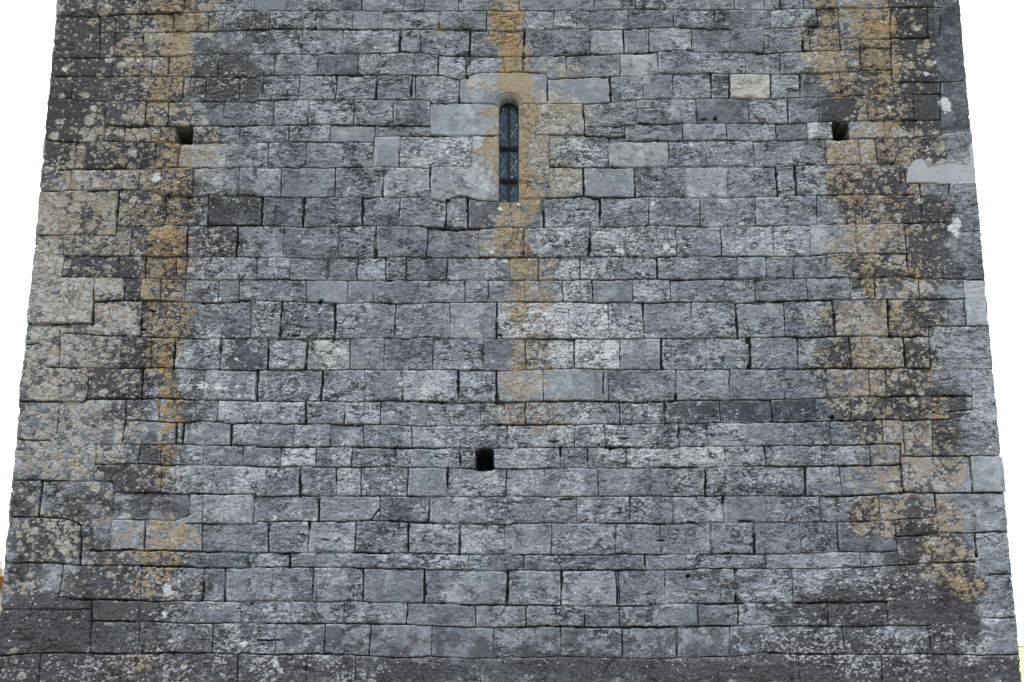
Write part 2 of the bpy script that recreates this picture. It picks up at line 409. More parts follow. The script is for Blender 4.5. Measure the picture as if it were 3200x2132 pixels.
# marks that single stones carry: (x, y in the 2353 px wide view, tone, warmth, smoothness)
STONES = [
 (775,148,-.35,0,.8),(1630,80,-.1,0,.4),(1720,90,-.12,0,.5),(1840,205,-.1,0,.3),(1950,250,-.45,0,.2),(1860,245,-.2,0,.2),
 (540,485,-.6,0,0),(645,485,-.3,0,0),(760,485,-.2,0,0),(880,485,-.2,0,0),(1590,945,-.5,0,.2),(1712,945,-.55,0,.3),(1822,943,-.7,0,.3),(1915,943,-.35,0,.1),
 (560,815,-.45,0,.4),(1315,885,-.08,-.2,.95),(1720,195,.35,.45,.7),(755,815,.22,.22,.2),(1310,735,.5,0,-.3),(1370,810,.55,0,-.3),
 (1020,345,.25,0,-.5),(1325,345,.15,0,-.6),(1230,350,.6,.5,.2),(1605,1050,.35,.2,0),(1065,275,.12,-.1,1),(865,360,.15,0,.8),(1060,420,.2,.1,.7),
 (1400,420,-.05,-.15,.9),(1240,200,.0,0,1),(1110,275,.12,-.1,1),(1125,350,.05,0,.9),(1230,260,.08,.45,.6),(1230,350,.5,.4,.3),(1270,430,.1,.1,.4),(1310,420,.1,-.1,.3),(1565,150,.05,0,.4),(1465,160,.2,.2,.7),(700,1050,.4,0,0),(560,945,.3,-.2,.2),(880,615,.2,0,.1),
 (1110,420,.2,.1,.7),(1110,200,.1,0,1),(1270,275,.0,.5,.3),(705,420,-.05,-.3,.6),(1850,530,.2,0,0),(1825,555,.2,0,0),(1950,350,.35,.6,.5),(440,345,.3,.3,.5),
 (1120,490,-.3,0,.7),(630,9,.0,0,1),(2010,250,-.3,0,0),(2110,255,-.55,0,.6),(2100,60,-.7,0,0),(2120,130,-.5,0,.5),(2140,200,-.6,0,.4),(2120,330,-.35,0,0),
 (180,480,.2,.7,.5),(130,700,.1,.4,.4),(110,590,.05,.4,.5),(95,800,.0,.25,.4),(215,340,-.3,.2,0),(180,330,.3,.4,.3),(190,140,-.8,0,.7),(150,270,-.7,.1,.7),
 (150,355,-.4,.1,.6),(1200,615,.3,1,.6),(90,1450,-.75,0,.8),(2215,560,-.25,.1,.6),(2240,1000,.25,.05,.7),(2230,660,.2,0,.8),(2220,820,.15,0,.8),
 (2270,1080,.05,-.1,.8),(2225,1080,.05,-.1,.8),(1060,60,-.05,0,.3),(2130,560,-.35,.15,.5),(2210,500,.0,.1,.7),(1290,1250,.05,0,.3),(1110,1235,.2,0,.3),(1070,1345,.05,0,.5),(1225,1350,0,0,.4),
 (900,1350,-.15,0,.6),(1350,1345,.1,0,.5),(1010,1440,-.1,0,.7),(1440,1455,-.05,0,.5),(1660,1460,.05,0,.6),(800,1465,.0,0,.4),(820,1215,-.15,0,0),(1170,880,-.05,-.1,.9),
 (1450,760,.1,0,-.1),(1630,1105,-.12,0,-.1),(1245,790,.1,.2,-.1),(1900,310,.35,.1,.2),(1720,300,.1,0,0),(2250,1520,-.6,.1,.5),(2160,950,-.1,0,.3),(1080,1170,.0,0,.4)]

# broad marks: kind, x, y, rx, ry, strength (2353 px view)
BLOBS = [
 # black crust
 ('d',175,150,75,150,1),('d',160,260,70,60,.9),('d',260,160,90,160,.75),('d',340,200,60,260,.5),('d',200,30,80,70,.6),('d',290,40,70,40,.7),
 ('d',530,180,100,60,.6),('d',560,70,90,50,.45),('d',480,160,70,90,.5),('d',280,300,90,60,.5),('d',150,320,60,80,.7),('d',290,390,110,50,.4),
 ('d',205,505,38,38,1),('d',160,465,16,30,.9),('d',370,480,70,50,.6),('d',540,470,90,45,.5),('d',500,560,70,40,.55),('d',300,560,60,60,.4),('d',250,730,60,50,.4),
 ('d',230,800,60,50,.35),('d',430,880,50,40,.4),('d',430,950,60,30,.45),('d',350,1110,90,30,.7),('d',450,1000,60,60,.3),('d',290,950,60,30,.5),('d',240,880,50,40,.3),
 ('d',330,1170,110,30,.5),('d',180,1090,80,40,.3),('d',60,1330,60,60,.55),('d',260,1330,110,50,.65),('d',100,1440,130,70,1),('d',300,1400,150,30,.8),('d',300,1470,110,50,.55),
 ('d',120,1540,160,40,.9),('d',400,1530,220,40,.75),('d',650,1540,130,35,.8),('d',860,1540,160,30,.6),('d',560,1450,80,60,.35),('d',80,1250,60,40,.2),
 ('d',1000,1550,150,25,.5),('d',1330,1530,170,30,.65),('d',1600,1545,200,25,.6),('d',1450,1500,200,25,.35),('d',1250,1290,80,12,.4),
 ('d',2105,60,75,90,.95),('d',2130,110,35,140,1),('d',2100,210,90,45,1),('d',2140,270,60,40,1),('d',2110,260,50,20,1),('d',2060,100,50,80,.4),('d',2100,330,70,50,.6),('d',2180,340,50,40,.4),
 ('d',1960,130,60,90,.45),('d',1900,170,60,60,.4),('d',1860,30,60,50,.3),('d',1950,230,60,50,.6),('d',2110,480,90,30,.95),('d',2130,520,70,30,.7),('d',2050,490,60,30,.5),('d',2160,580,80,60,.55),
 ('d',2110,635,60,30,.7),('d',2060,590,50,30,.5),('d',2120,690,60,40,.55),('d',2050,640,50,30,.5),('d',2160,930,70,50,.7),('d',2080,960,100,40,.35),('d',2190,1040,60,50,.5),('d',2120,1090,80,40,.5),
 ('d',2080,1180,80,50,.6),('d',2110,1230,60,30,.8),('d',2190,1180,50,40,.4),('d',2130,1290,110,40,.65),('d',2100,1380,160,50,.62),('d',2190,1430,90,60,.6),('d',1950,1390,130,50,.5),('d',1880,1440,160,60,.45),
 ('d',2000,1500,260,40,.6),('d',2230,1540,110,30,1),('d',1850,1550,180,25,.9),('d',2050,1550,180,30,.7),('d',2060,780,60,60,.3),('d',2160,800,40,60,.3),
 # tan and pale crusts in cells
 ('t',190,60,90,110,.4),('t',300,60,110,110,.5),('t',370,260,90,230,.45),('t',230,210,110,130,.35),('t',300,330,180,110,.6),('t',320,420,150,50,.55),
 ('t',190,420,140,50,.5),('t',180,470,95,60,.9),('t',300,500,110,60,.6),('t',210,590,130,60,.8),('t',120,600,60,90,.8),('t',270,700,110,80,.85),('t',140,700,80,60,.9),('t',330,740,110,50,.7),
 ('t',230,810,160,50,.9),('t',100,830,70,80,.65),('t',150,880,110,60,.75),('t',270,880,90,50,.8),('t',120,980,110,60,.65),('t',230,960,120,40,.6),('t',130,1050,110,60,.65),('t',60,1060,40,60,.5),
 ('t',230,1040,110,40,.55),('t',330,1090,80,40,.4),('t',60,1150,50,50,.4),('t',220,1160,90,50,.45),('t',110,1240,90,50,.8),('t',110,1210,60,30,.8),('t',330,1250,160,50,.35),('t',60,1340,60,30,.5),
 ('t',250,1320,120,50,.3),('t',380,1340,110,40,.35),('t',20,1530,40,40,.5),('t',300,1540,260,30,.25),('t',480,330,40,30,.5),('t',460,650,50,60,.3),
 ('t',480,40,30,50,.5),('t',1920,100,70,110,.55),('t',2080,100,60,100,.55),('t',2040,300,80,90,.8),('t',1960,350,50,40,.8),('t',2060,370,90,60,.75),('t',2140,130,60,60,.3),
 ('t',2150,340,60,50,.5),('t',1960,420,60,50,.6),('t',2040,420,90,40,.7),('t',2030,520,90,40,.55),('t',2160,500,50,60,.4),('t',1980,480,50,60,.45),('t',2000,580,90,60,.7),('t',2070,600,80,40,.5),
 ('t',2020,640,50,50,.55),('t',2110,650,40,40,.7),('t',2020,740,130,50,.75),('t',2080,740,60,40,.7),('t',2010,820,130,50,.85),('t',2100,830,50,40,.6),('t',1990,900,110,50,.6),('t',2080,890,60,40,.7),
 ('t',2050,950,110,40,.75),('t',2140,970,50,50,.6),('t',2060,1000,90,40,.7),('t',2160,1000,60,50,.5),('t',2130,1080,110,50,.6),('t',2020,1120,90,60,.35),('t',2160,1190,50,60,.6),('t',2010,1190,60,50,.6),('t',2170,1260,70,40,.45),
 ('t',2190,1300,80,50,.5),('t',2200,50,35,110,.75),('t',2190,330,60,60,.4),('t',2170,400,60,20,.6),
 ('t',1140,360,50,50,.6),('t',1240,340,40,40,.7),('t',1260,260,80,50,.8),('t',1120,200,50,20,.3),('t',1270,410,60,50,.5),('t',1150,540,60,40,.5),('t',1230,640,50,60,.45),('t',1210,700,60,60,.4),
 ('t',1230,800,50,50,.5),('t',1210,870,50,50,.55),('t',1190,950,60,40,.4),('t',1250,960,60,30,.35),('t',1290,170,60,20,.3),('t',1270,30,40,30,.1),
 # ochre
 ('o',405,15,50,45,1),('o',415,60,45,40,1),('o',410,110,36,50,1),('o',395,160,38,40,1),('o',380,210,45,40,.8),('o',360,240,40,40,.5),('o',330,150,40,70,.35),('o',395,345,50,40,.65),('o',400,400,55,50,.55),
 ('o',400,450,60,40,.65),('o',380,490,60,40,.55),('o',385,560,50,45,1),('o',380,620,55,40,.85),('o',375,670,50,40,.7),('o',390,730,50,40,.6),('o',380,800,36,50,.85),('o',370,860,40,40,.5),
 ('o',390,940,34,50,.7),('o',390,1040,30,60,.55),('o',380,1110,26,40,.4),('o',390,1230,50,40,.7),('o',370,1290,60,30,.65),('o',350,1340,60,30,.4),('o',320,1530,30,30,.5),('o',180,1060,20,15,.6),('o',450,345,30,20,.4),
 ('o',1160,30,40,40,.8),('o',1165,75,45,40,.8),('o',1190,130,36,40,.85),('o',1185,185,36,35,1),('o',1205,215,24,30,.9),('o',1130,262,20,14,.8),('o',1130,215,10,10,.3),('o',1211,270,22,50,.95),('o',1207,330,15,50,.95),('o',1207,400,17,60,.9),
 ('o',1205,460,36,40,.9),('o',1185,500,45,24,.9),('o',1130,330,18,40,.7),('o',1135,400,14,30,.6),('o',1155,470,14,16,1),('o',1165,545,36,40,.85),('o',1195,570,24,30,.9),('o',1205,615,32,24,1),('o',1190,660,24,30,.8),('o',1190,720,22,50,.65),
 ('o',1190,800,22,40,.4),('o',1190,880,26,40,.5),('o',1205,945,22,26,.5),('o',1005,68,10,16,.5),
 ('o',1900,20,26,40,.85),('o',1905,80,26,40,.65),('o',1915,150,36,40,.8),('o',1925,190,26,30,.8),('o',2000,20,46,26,.9),('o',2010,60,44,40,.95),('o',2020,110,40,50,.9),('o',2025,170,38,50,.8),('o',2030,230,30,40,.6),
 ('o',2030,330,40,60,.45),('o',2040,260,40,50,.5),('o',1945,350,40,40,.6),('o',1925,420,22,50,.6),('o',2040,360,60,30,.45),('o',1960,450,30,30,.4),('o',2045,470,50,14,.55),('o',1980,560,34,40,.5),('o',2005,610,20,24,.8),('o',2005,660,14,30,.7),
 ('o',2060,520,40,30,.35),('o',2100,640,24,22,.6),('o',2060,710,30,20,.5),('o',2070,740,24,30,.5),('o',2020,740,30,30,.3),('o',2000,830,60,40,.4),('o',2000,890,40,30,.4),('o',2150,930,30,50,.35),('o',2170,1260,60,16,.6),('o',2230,1350,40,30,.75),('o',2190,1320,36,26,.6),('o',2020,1170,20,30,.6),('o',2160,1180,22,30,.45),
 # bare pale rock of the right-hand quoins
 ('b',2205,230,40,80,1),('b',2212,330,34,100,.9),('b',2235,440,50,50,1),('b',2240,560,40,90,.9),('b',2245,690,45,60,1),('b',2215,800,60,60,1),('b',2262,860,40,60,1),('b',2262,940,36,60,1),('b',2265,1010,44,50,1),
 ('b',2272,1100,48,60,1),('b',2285,1180,40,60,.9),('b',2280,1290,44,60,.7),('b',2305,1400,40,60,.7),('b',2310,1480,40,30,.6),('b',2190,60,32,130,1.1),('b',2200,180,28,60,1),('b',130,480,30,60,.3),('b',115,420,24,50,.4),
 # gold
 ('g',390,555,44,30,1),('g',395,600,30,30,.6),('g',375,340,30,10,.8),('g',430,372,20,10,.7),('g',1165,40,30,20,.8),('g',1175,110,24,30,.7),('g',1170,160,20,14,.6),('g',1190,70,30,20,.7),('g',390,830,26,50,.8),('g',395,940,24,60,.7),('g',385,720,30,20,.6),
 ('g',380,1060,20,60,.6),('g',1205,430,10,14,1),('g',1210,450,12,14,.8),('g',1150,470,12,12,.8),('g',2020,60,40,20,.6),('g',2055,480,30,10,.7),('g',2100,640,20,20,.6),('g',1155,540,20,14,.5),('g',2210,1350,30,20,.4),('g',380,1230,30,20,.5),('g',345,400,20,20,.5),('g',1190,820,8,20,.5),
 # pale speckle zones of the grey field
 ('p',455,308,16,16,1.2),('p',1893,300,20,16,1),('p',1963,300,14,16,1.2),('p',1085,1045,16,16,.7),('p',1150,1045,16,14,.6),('p',600,120,300,200,.15),('p',620,920,300,240,.26),('p',1200,1050,400,250,.2),('p',1310,730,110,60,.85),('p',1350,800,80,60,.8),('p',1350,960,180,50,.75),('p',1370,1050,130,80,.7),('p',1300,630,90,40,.8),('p',1020,350,80,60,.6),('p',1320,350,80,60,.65),
 ('p',1300,560,120,60,.4),('p',1500,560,80,50,.4),('p',1430,540,60,50,.35),('p',520,880,90,40,.5),('p',470,820,90,60,.5),('p',560,950,70,40,.6),('p',480,1000,130,50,.5),('p',700,1050,110,40,.6),
 ('p',540,740,150,60,.4),('p',950,890,140,40,.3),('p',1170,1100,60,30,.3),('p',1200,650,90,60,.5),('p',1250,1170,160,60,.25),('p',560,1150,110,60,.3),('p',470,1130,120,60,.45),('p',1500,760,60,40,.3),('p',1950,740,110,50,.35),('p',1700,1060,200,60,.3),
 ('p',1850,1000,90,40,.4),('p',1750,550,110,40,.3),('p',440,1240,140,50,.4),('p',430,1330,140,60,.45),('p',470,1470,150,60,.55),('p',520,1400,180,40,.4),('p',1700,400,160,60,.12),('p',1080,740,90,40,.2),('p',1450,900,70,50,.3),
 ('p',1400,800,300,400,.12),('p',1990,1340,150,60,.25),('p',2050,1500,250,60,.35),('p',1900,1470,160,50,.3),('p',680,1540,200,40,.35),('p',330,1540,250,40,.3),('p',560,400,60,60,.2),('p',480,580,60,50,.4),('p',1750,1500,250,30,.2),('p',1880,160,60,60,.2),('p',900,1140,200,60,.2),
 ('p',1050,180,90,40,.25),('p',500,100,200,120,.2),('p',860,430,90,60,.1),('p',1060,460,60,50,.3),('p',740,1120,160,60,.2),('p',1260,900,60,40,.2)]
# separate white lichen rosettes, seen one by one: x, y, radius in px
ROSETTES = [(360,410,14),(362,404,10),(2190,525,15),(2198,512,13),(2200,538,10),(2172,238,17),(2176,250,14),(148,160,7),(152,163,5),(315,140,5),(465,222,5),(2300,1415,9),(2293,1425,6),
 (465,885,14),(500,890,9),(545,890,6),(520,893,6),(978,900,11),(920,880,8),(985,250,4),(548,912,5),(1130,595,9),(1160,598,8),(1130,582,6),(1430,580,8),(1445,772,7),(380,1412,9),(385,1355,16),(632,1525,10),(645,1540,8),
 (1530,568,9),(1545,580,8),(1590,335,6),(1190,470,4),(400,830,8),(545,825,5),(1480,630,4),(560,1480,9),(630,1190,6),(685,1180,4),(1640,170,4),(1500,470,7),(500,690,9),(2040,248,6),(425,70,3),(2210,410,5),(700,1200,10),(720,1195,7),
 (1070,1265,4),(650,960,5),(1150,480,6),(320,125,5),(2130,170,6),(2115,460,8),(1705,20,4),(2150,145,4),(1925,1440,6)]
SC = 3200 / 2353.0

WCX, WCZ = unproject(1590, 329); WCX = float(WCX); WCZ = float(WCZ)      # centre of the window's arch
_, WB = unproject(1590, 631); WB = float(WB); WHW = 0.0745
HOLES = []
for (a, b, c, d) in ((549, 397, 600, 448), (2601, 383, 2655, 436), (1487, 1402, 1541, 1470)):
    x0, z1 = unproject(a, b); x1, z0 = unproject(c, d); HOLES.append((float(x0), float(x1), float(z0), float(z1)))
PATCH = [(2832,573),(2832,545),(2842,518),(2858,502),(2876,498),(2890,506),(2898,522),(2914,520),(2950,513),(2990,512),(3020,517),(3032,500),(3026,455),(3042,436),(3090,430),(3090,572),(2960,575),(2905,571)]

def in_poly(x, z, poly):
    ins = np.zeros(x.shape, bool); n = len(poly); j = n - 1
    for i in range(n):
        xi, zi = poly[i]; xj, zj = poly[j]
        if zi != zj:
            c = ((zi > z) != (zj > z)) & (x < (xj - xi) * (z - zi) / (zj - zi) + xi); ins ^= c
        j = i
    return ins

def relief(u0, u1, z0, z1, step, segs, seed, front):
    nu = int(round((u1 - u0) / step)) + 1; nz = int(round((z1 - z0) / step)) + 1
    us = np.linspace(u0, u1, nu).astype(np.float32); zs = np.linspace(z0, z1, nz).astype(np.float32)
    U, Z = np.meshgrid(us, zs)
    wx = (fbm(U, Z, .07, seed + 1, 3) - .5); wz = (fbm(U, Z, .07, seed + 5, 3) - .5)
    Uw = U + .013 * wx; Zw = Z + .013 * wz
    wmod = .55 + 1.1 * fbm(U, Z, .12, seed + 9, 3) + 2.2 * np.clip(fbm(U, Z, .05, seed + 12, 3) - .63, 0, 1) * 4
    keep = .30 + .70 * sm(.34, .50, fbm(U, Z, .20, seed + 15, 3))   # where the joint is choked with dirt and crust
    J = np.zeros(U.shape, np.float32); E = np.full(U.shape, .2, np.float32)
    Jt = np.zeros(U.shape, np.float32)
    mar = .07
    wmin = step * .22
    for (a, b, c, d, w, st) in segs:
        i0 = max(0, int((min(a, c) - mar - u0) / step)); i1 = min(nu, int((max(a, c) + mar - u0) / step) + 2)
        j0 = max(0, int((min(b, d) - mar - z0) / step)); j1 = min(nz, int((max(b, d) + mar - z0) / step) + 2)
        if i0 >= i1 or j0 >= j1: continue
        x = Uw[j0:j1, i0:i1]; z = Zw[j0:j1, i0:i1]
        dx, dz = c - a, d - b; L2 = dx*dx + dz*dz + 1e-12
        t = np.clip(((x - a)*dx + (z - b)*dz) / L2, 0, 1)
        dd = np.hypot(x - a - t*dx, z - b - t*dz)
        ww = np.maximum(w * wmod[j0:j1, i0:i1], wmin * (.75 if st > .6 else .5))
        pr = st * keep[j0:j1, i0:i1] * (1 - sm(ww - .0012, ww + .0034, dd))
        J[j0:j1, i0:i1] = np.maximum(J[j0:j1, i0:i1], pr)
        Jt[j0:j1, i0:i1] = np.maximum(Jt[j0:j1, i0:i1], 1 - sm(.002, .006, dd))
        E[j0:j1, i0:i1] = np.minimum(E[j0:j1, i0:i1], np.maximum(dd - ww, 0) / max(st, .5))
    if front:   # openings part the stones round them
        sdw = np.where(Z > WCZ, np.hypot(U - WCX, Z - WCZ) - WHW, np.abs(U - WCX) - WHW); sdw = np.where(Z < WB, np.maximum(sdw, WB - Z), sdw)
        Jt = np.maximum(Jt, (np.abs(sdw) < .007).astype(np.float32))
        for (a, b, c, d) in HOLES:
            q = np.maximum(np.abs(U - (a+b)/2) - (b-a)/2, np.abs(Z - (c+d)/2) - (d-c)/2); Jt = np.maximum(Jt, (np.abs(q) < .007).astype(np.float32))
    lab = labels(Jt, step)
    nl = int(lab.max()) + 1
    rg = np.random.RandomState(seed)
    tone = rg.normal(0, .085, nl).astype(np.float32); warm = rg.normal(-.02, .05, nl).astype(np.float32); smo = np.clip(rg.normal(.12, .28, nl), -.5, 1).astype(np.float32)
    off = rg.normal(0, .0055, nl).astype(np.float32); tu = rg.normal(0, .010, nl).astype(np.float32); tz = rg.normal(0, .028, nl).astype(np.float32)
    if front:
        for (x, y, to, wa, s_) in STONES:
            X, Zp = unproject(x*SC, y*SC); i = int((X - u0)/step); j = int((Zp - z0)/step)
            if 0 <= i < nu and 0 <= j < nz:
                l = lab[j, i]
                if (lab == l).sum() * step * step < .5: tone[l] = to; warm[l] = wa; smo[l] = s_
    tone[0] = warm[0] = 0
    T = tone[lab]; WM = warm[lab]; SMO = smo[lab]
    cnt = np.bincount(lab.ravel(), minlength=nl) + 1e-6
    cu = np.bincount(lab.ravel(), U.ravel(), nl) / cnt; cz = np.bincount(lab.ravel(), Z.ravel(), nl) / cnt
    big = (cnt * step * step) > .6
    off[big] = 0; tu[big] = 0; tz[big] = 0
    H = off[lab] + tu[lab] * (U - cu[lab]) + tz[lab] * (Z - cz[lab])
    del cu, cz
    rough = np.clip(1 - SMO, .12, 1.5)
    # dressed but weathered faces: bedding relief, pits and short cracks
    n1 = fbm(U, Z, .11, seed + 20, 4); n2 = fbm(U, Z, .035, seed + 30, 4, .6, .55, 1.3)
    n3 = fbm(U, Z, .016, seed + 40, 3, .65, .6, 1.25)
    H += rough * (.010 * (n1 - .5) + .011 * (n2 - .5) + .0075 * (n3 - .5))
    cr = np.abs(fbm(U + .03*wx, Z, .075, seed + 50, 4, .6, .45, 1.2) - .5)
    crm = (1 - sm(.006, .020, cr)) * sm(.50, .62, fbm(U, Z, .16, seed + 55, 3)) * np.clip(rough - .15, 0, 1)
    cr2 = np.abs(fbm(U, Z, .05, seed + 58, 3, .6) - .5)
    crm = np.maximum(crm, (1 - sm(.008, .022, cr2)) * sm(.55, .66, fbm(U, Z, .2, seed + 61, 3)) * np.clip(rough - .15, 0, 1) * .8)
    H -= .006 * crm
    f1, f2, cid = worley(U, Z * 1.3, .021, seed + 60)
    pit = (cid > .80) * (1 - sm(.12, .32, f1)) * np.clip(rough, .2, 1)
    H -= .0065 * pit
    # worn arrises
    H -= .0045 * np.exp(-E / .005) + .0015 * np.exp(-E / .02)
    # broken spalls near some edges
    sp = sm(.60, .68, fbm(U, Z, .09, seed + 70, 3)) * np.exp(-E / .02) * np.clip(rough, 0, 1)
    H -= .012 * sp
    if front:
        for (x, y, rx, ry) in GAPS:
            X, Zp = unproject(x, y); q = np.sqrt(((Uw - X)/(rx/432))**2 + ((Zw - Zp)/(ry*(.6 if rx > 2*ry else 1)/432))**2); J = np.maximum(J, 1 - sm(.7, 1.25, q))
    H -= .034 * J
    # ---------------- colour masks
    D = np.zeros(U.shape, np.float32); TM = D.copy(); O = D.copy(); P = D.copy(); RO = D.copy(); BA = D.copy(); GO = D.copy()
    bw = .055; Ub = U + bw * (fbm(U, Z, .16, seed + 80, 4) - .5) * 2; Zb = Z + bw * (fbm(U, Z, .16, seed + 90, 4) - .5) * 2
    if front:
        tgt = {'d': D, 't': TM, 'o': O, 'p': P, 'b': BA, 'g': GO}
        for (k, x, y, rx, ry, s_) in BLOBS:
            X, Zp = unproject(x*SC, y*SC); X2, Z2 = unproject((x+rx)*SC, (y-ry)*SC); ru = float(X2 - X)*1.12; rz = float(Z2 - Zp)*1.12
            i0 = max(0, int((X-ru*1.5-.1-u0)/step)); i1 = min(nu, int((X+ru*1.5+.1-u0)/step)+2)
            j0 = max(0, int((Zp-rz*1.5-.1-z0)/step)); j1 = min(nz, int((Zp+rz*1.5+.1-z0)/step)+2)
            if i0 >= i1 or j0 >= j1: continue
            q = np.sqrt(((Ub[j0:j1, i0:i1]-X)/ru)**2 + ((Zb[j0:j1, i0:i1]-Zp)/rz)**2)
            a = tgt[k]; v = s_ * (1 - sm(.55, 1.3, q))
            a[j0:j1, i0:i1] = np.maximum(a[j0:j1, i0:i1], v) + .25 * np.minimum(a[j0:j1, i0:i1], v)
        for (x, y, r) in ROSETTES:
            X, Zp = unproject(x*SC, y*SC); rr = .85 * r * SC / 432
            i0 = max(0, int((X-rr*2-.03-u0)/step)); i1 = min(nu, int((X+rr*2+.03-u0)/step)+2)
            j0 = max(0, int((Zp-rr*2-.03-z0)/step)); j1 = min(nz, int((Zp+rr*2+.03-z0)/step)+2)
            if i0 >= i1 or j0 >= j1: continue
            q = np.hypot(Uw[j0:j1, i0:i1] + .05*(n2[j0:j1, i0:i1] - .5) - X, Zw[j0:j1, i0:i1] + .04*(n3[j0:j1, i0:i1] - .5) - Zp) / rr
            RO[j0:j1, i0:i1] = np.maximum(RO[j0:j1, i0:i1], 1 - sm(.75, 1.1, q))
    else:
        low = fbm(U, Z, .9, seed + 100, 4); D = sm(.5, .66, low) * .7
        TM = sm(.5, .65, fbm(U, Z, .7, seed + 110, 4)) * .7; O = sm(.6, .7, fbm(U, Z, .6, seed + 120, 3)) * .7; P = sm(.45, .6, fbm(U, Z, .5, seed + 130, 3)) * .4
    nd = fbm(U, Z, .10, seed + 140, 5, .62)
    if front:
        under = np.clip(np.abs(U - WCX) / .5 - .7, 0, 1) * np.clip(1.1 - 1.6 * np.clip(SMO, 0, 1), .1, 1)
        D = np.maximum(D, under * .95 * np.clip(np.maximum(TM, O) * 1.25, 0, 1))
        sidew = np.clip(np.abs(U - WCX) / .5 - .7, 0, 1); qs = np.clip(SMO, 0, 1)
        TM = TM * (1 - sidew * (1 - .75 * qs) * .34) * (1 - .62 * sm(.62, 1.0, D)); O = O * (1 - .24 * sidew) * (1 - .25 * (1 - sidew) * sm(5.6, 5.2, Z))
        low_left = sm(-1.6, -2.3, U) * sm(5.2, 4.4, Z); TM = TM * (1 - .38 * low_left * (1 - qs)); D = np.maximum(D, .55 * low_left * sm(.42, .6, fbm(U, Z, .35, seed + 145, 4)) * (1 - qs))
        D = np.maximum(D, .46 * sm(2.75, 2.0, Z + .12 * wx * 4))
        BK = 1 - sm(.35, .55, BA + .5 * (nd - .5)); D = D * (1 - .85 * BA) * (.25 + .75 * BK); TM = TM * BK; T = T + .10 * (1 - BK)
        SMO = np.maximum(SMO, .55 * (1 - BK)); rough = np.clip(1 - SMO, .12, 1.5)
    DK = sm(.0, .16, D * 1.15 - nd * .95 + .12) * np.clip(.35 + D, 0, 1)
    # grey crust that has flaked off in sheets, leaving smooth darker rock with a crisp outline
    pe = fbm(Ub, Zb, .13, seed + 300, 5, .55) + .10 * (rg.rand(nl).astype(np.float32)[lab] - .5) * 2
    PEEL = sm(.53, .545, pe)
    # crusts made of cells
    Uc = U + .020 * (fbm(U, Z, .03, seed + 150, 3) - .5); Zc = Z + .020 * (fbm(U, Z, .03, seed + 160, 3) - .5)
    def cells(size, sd, M, sharp, az=1.15):
        a, b, c = worley(Uc, Zc * az, size, sd)
        gap = sm(.03, .16, b - a)
        grow = np.clip((M - c) * sharp, 0, 1)           # a cell fills up as the crust gets denser
        body = 1 - sm(.28 + .6 * grow - .06, .28 + .6 * grow + .06, a)
        return np.where(M > c, body * np.maximum(gap, sm(.93, 1.05, M + .3*(c-.5))), 0), c
    Uc = Uc + .012 * (fbm(U, Z, .012, seed + 155, 2) - .5); Zc = Zc + .012 * (fbm(U, Z, .012, seed + 165, 2) - .5)
    L0, c0 = cells(.088, seed + 175, TM * (.40 + .9 * nd), 2.5)
    L1, c1 = cells(.046, seed + 170, TM * (.55 + .9 * nd), 3); L2, c2 = cells(.022, seed + 180, TM * (.45 + .8 * nd), 3)
    LT = np.maximum(np.maximum(L1, L2), L0)
    O1, c3 = cells(.060, seed + 190, O * (.55 + .75 * nd), 2.0); O2, c4 = cells(.024, seed + 200, O * (.5 + .7 * nd), 2.4)
    solid = sm(.72, .90, O * (.55 + .8 * nd)) * (1 - .75 * (1 - sm(.004, .014, cr2)) * sm(.45, .6, n1))
    OC = np.maximum(np.maximum(O1, O2), solid)
    P1, c5 = cells(.018, seed + 210, np.clip(P, 0, 1) * (.25 + .9 * nd) + .05, 3, 1.75); P2, c6 = cells(.034, seed + 220, np.clip(P, 0, 1) * (.15 + .8 * nd) + .015, 3, 1.6)
    PC = np.maximum(P1, P2 * .8) * (1 - .6 * np.clip(SMO, 0, 1))
    PC *= 1 - .7 * PEEL
    # pale arrises and crazed crusts
    ar = np.exp(-((E - .007) / .0055)**2) * sm(.42, .58, fbm(U, Z, .07, seed + 240, 3)) * (1 - np.clip(D, 0, 1)) * (J < .1)
    PC = np.maximum(PC, .55 * ar)
    za, zb, _z = worley(Uc, Zc * 1.2, .062, seed + 250)
    craze = (1 - sm(.03, .10, zb - za)) * sm(.25, .6, np.maximum(np.maximum(TM, O), P * .9)) * sm(.40, .52, fbm(U, Z, .12, seed + 260, 3)) * np.clip(1.1 - .6 * np.clip(SMO, 0, 1), 0, 1)
    H -= .004 * craze
    w1, w2, wc = worley(U, Z, .055, seed + 230)
    WS = (wc > .90) * (1 - sm(.06, .16, w1)) * (.25 + .75 * np.clip(D + TM + P, 0, 1))
    WS = np.maximum(WS, RO)
    PL = np.zeros(U.shape, np.float32)
    if front:
        poly = [tuple(map(float, unproject(a, b))) for a, b in PATCH]
        PL = in_poly(Uw, Zw, poly).astype(np.float32)
        LT *= 1 - PL; OC *= 1 - PL; DK *= 1 - PL; PC *= 1 - PL; WS *= 1 - PL
        H = H * (1 - .85 * PL) + .006 * PL
        J = J * (1 - PL)
    H -= .0016 * PEEL
    H += .0022 * LT + .0022 * OC + .0015 * PC + .002 * RO
    edge = 0
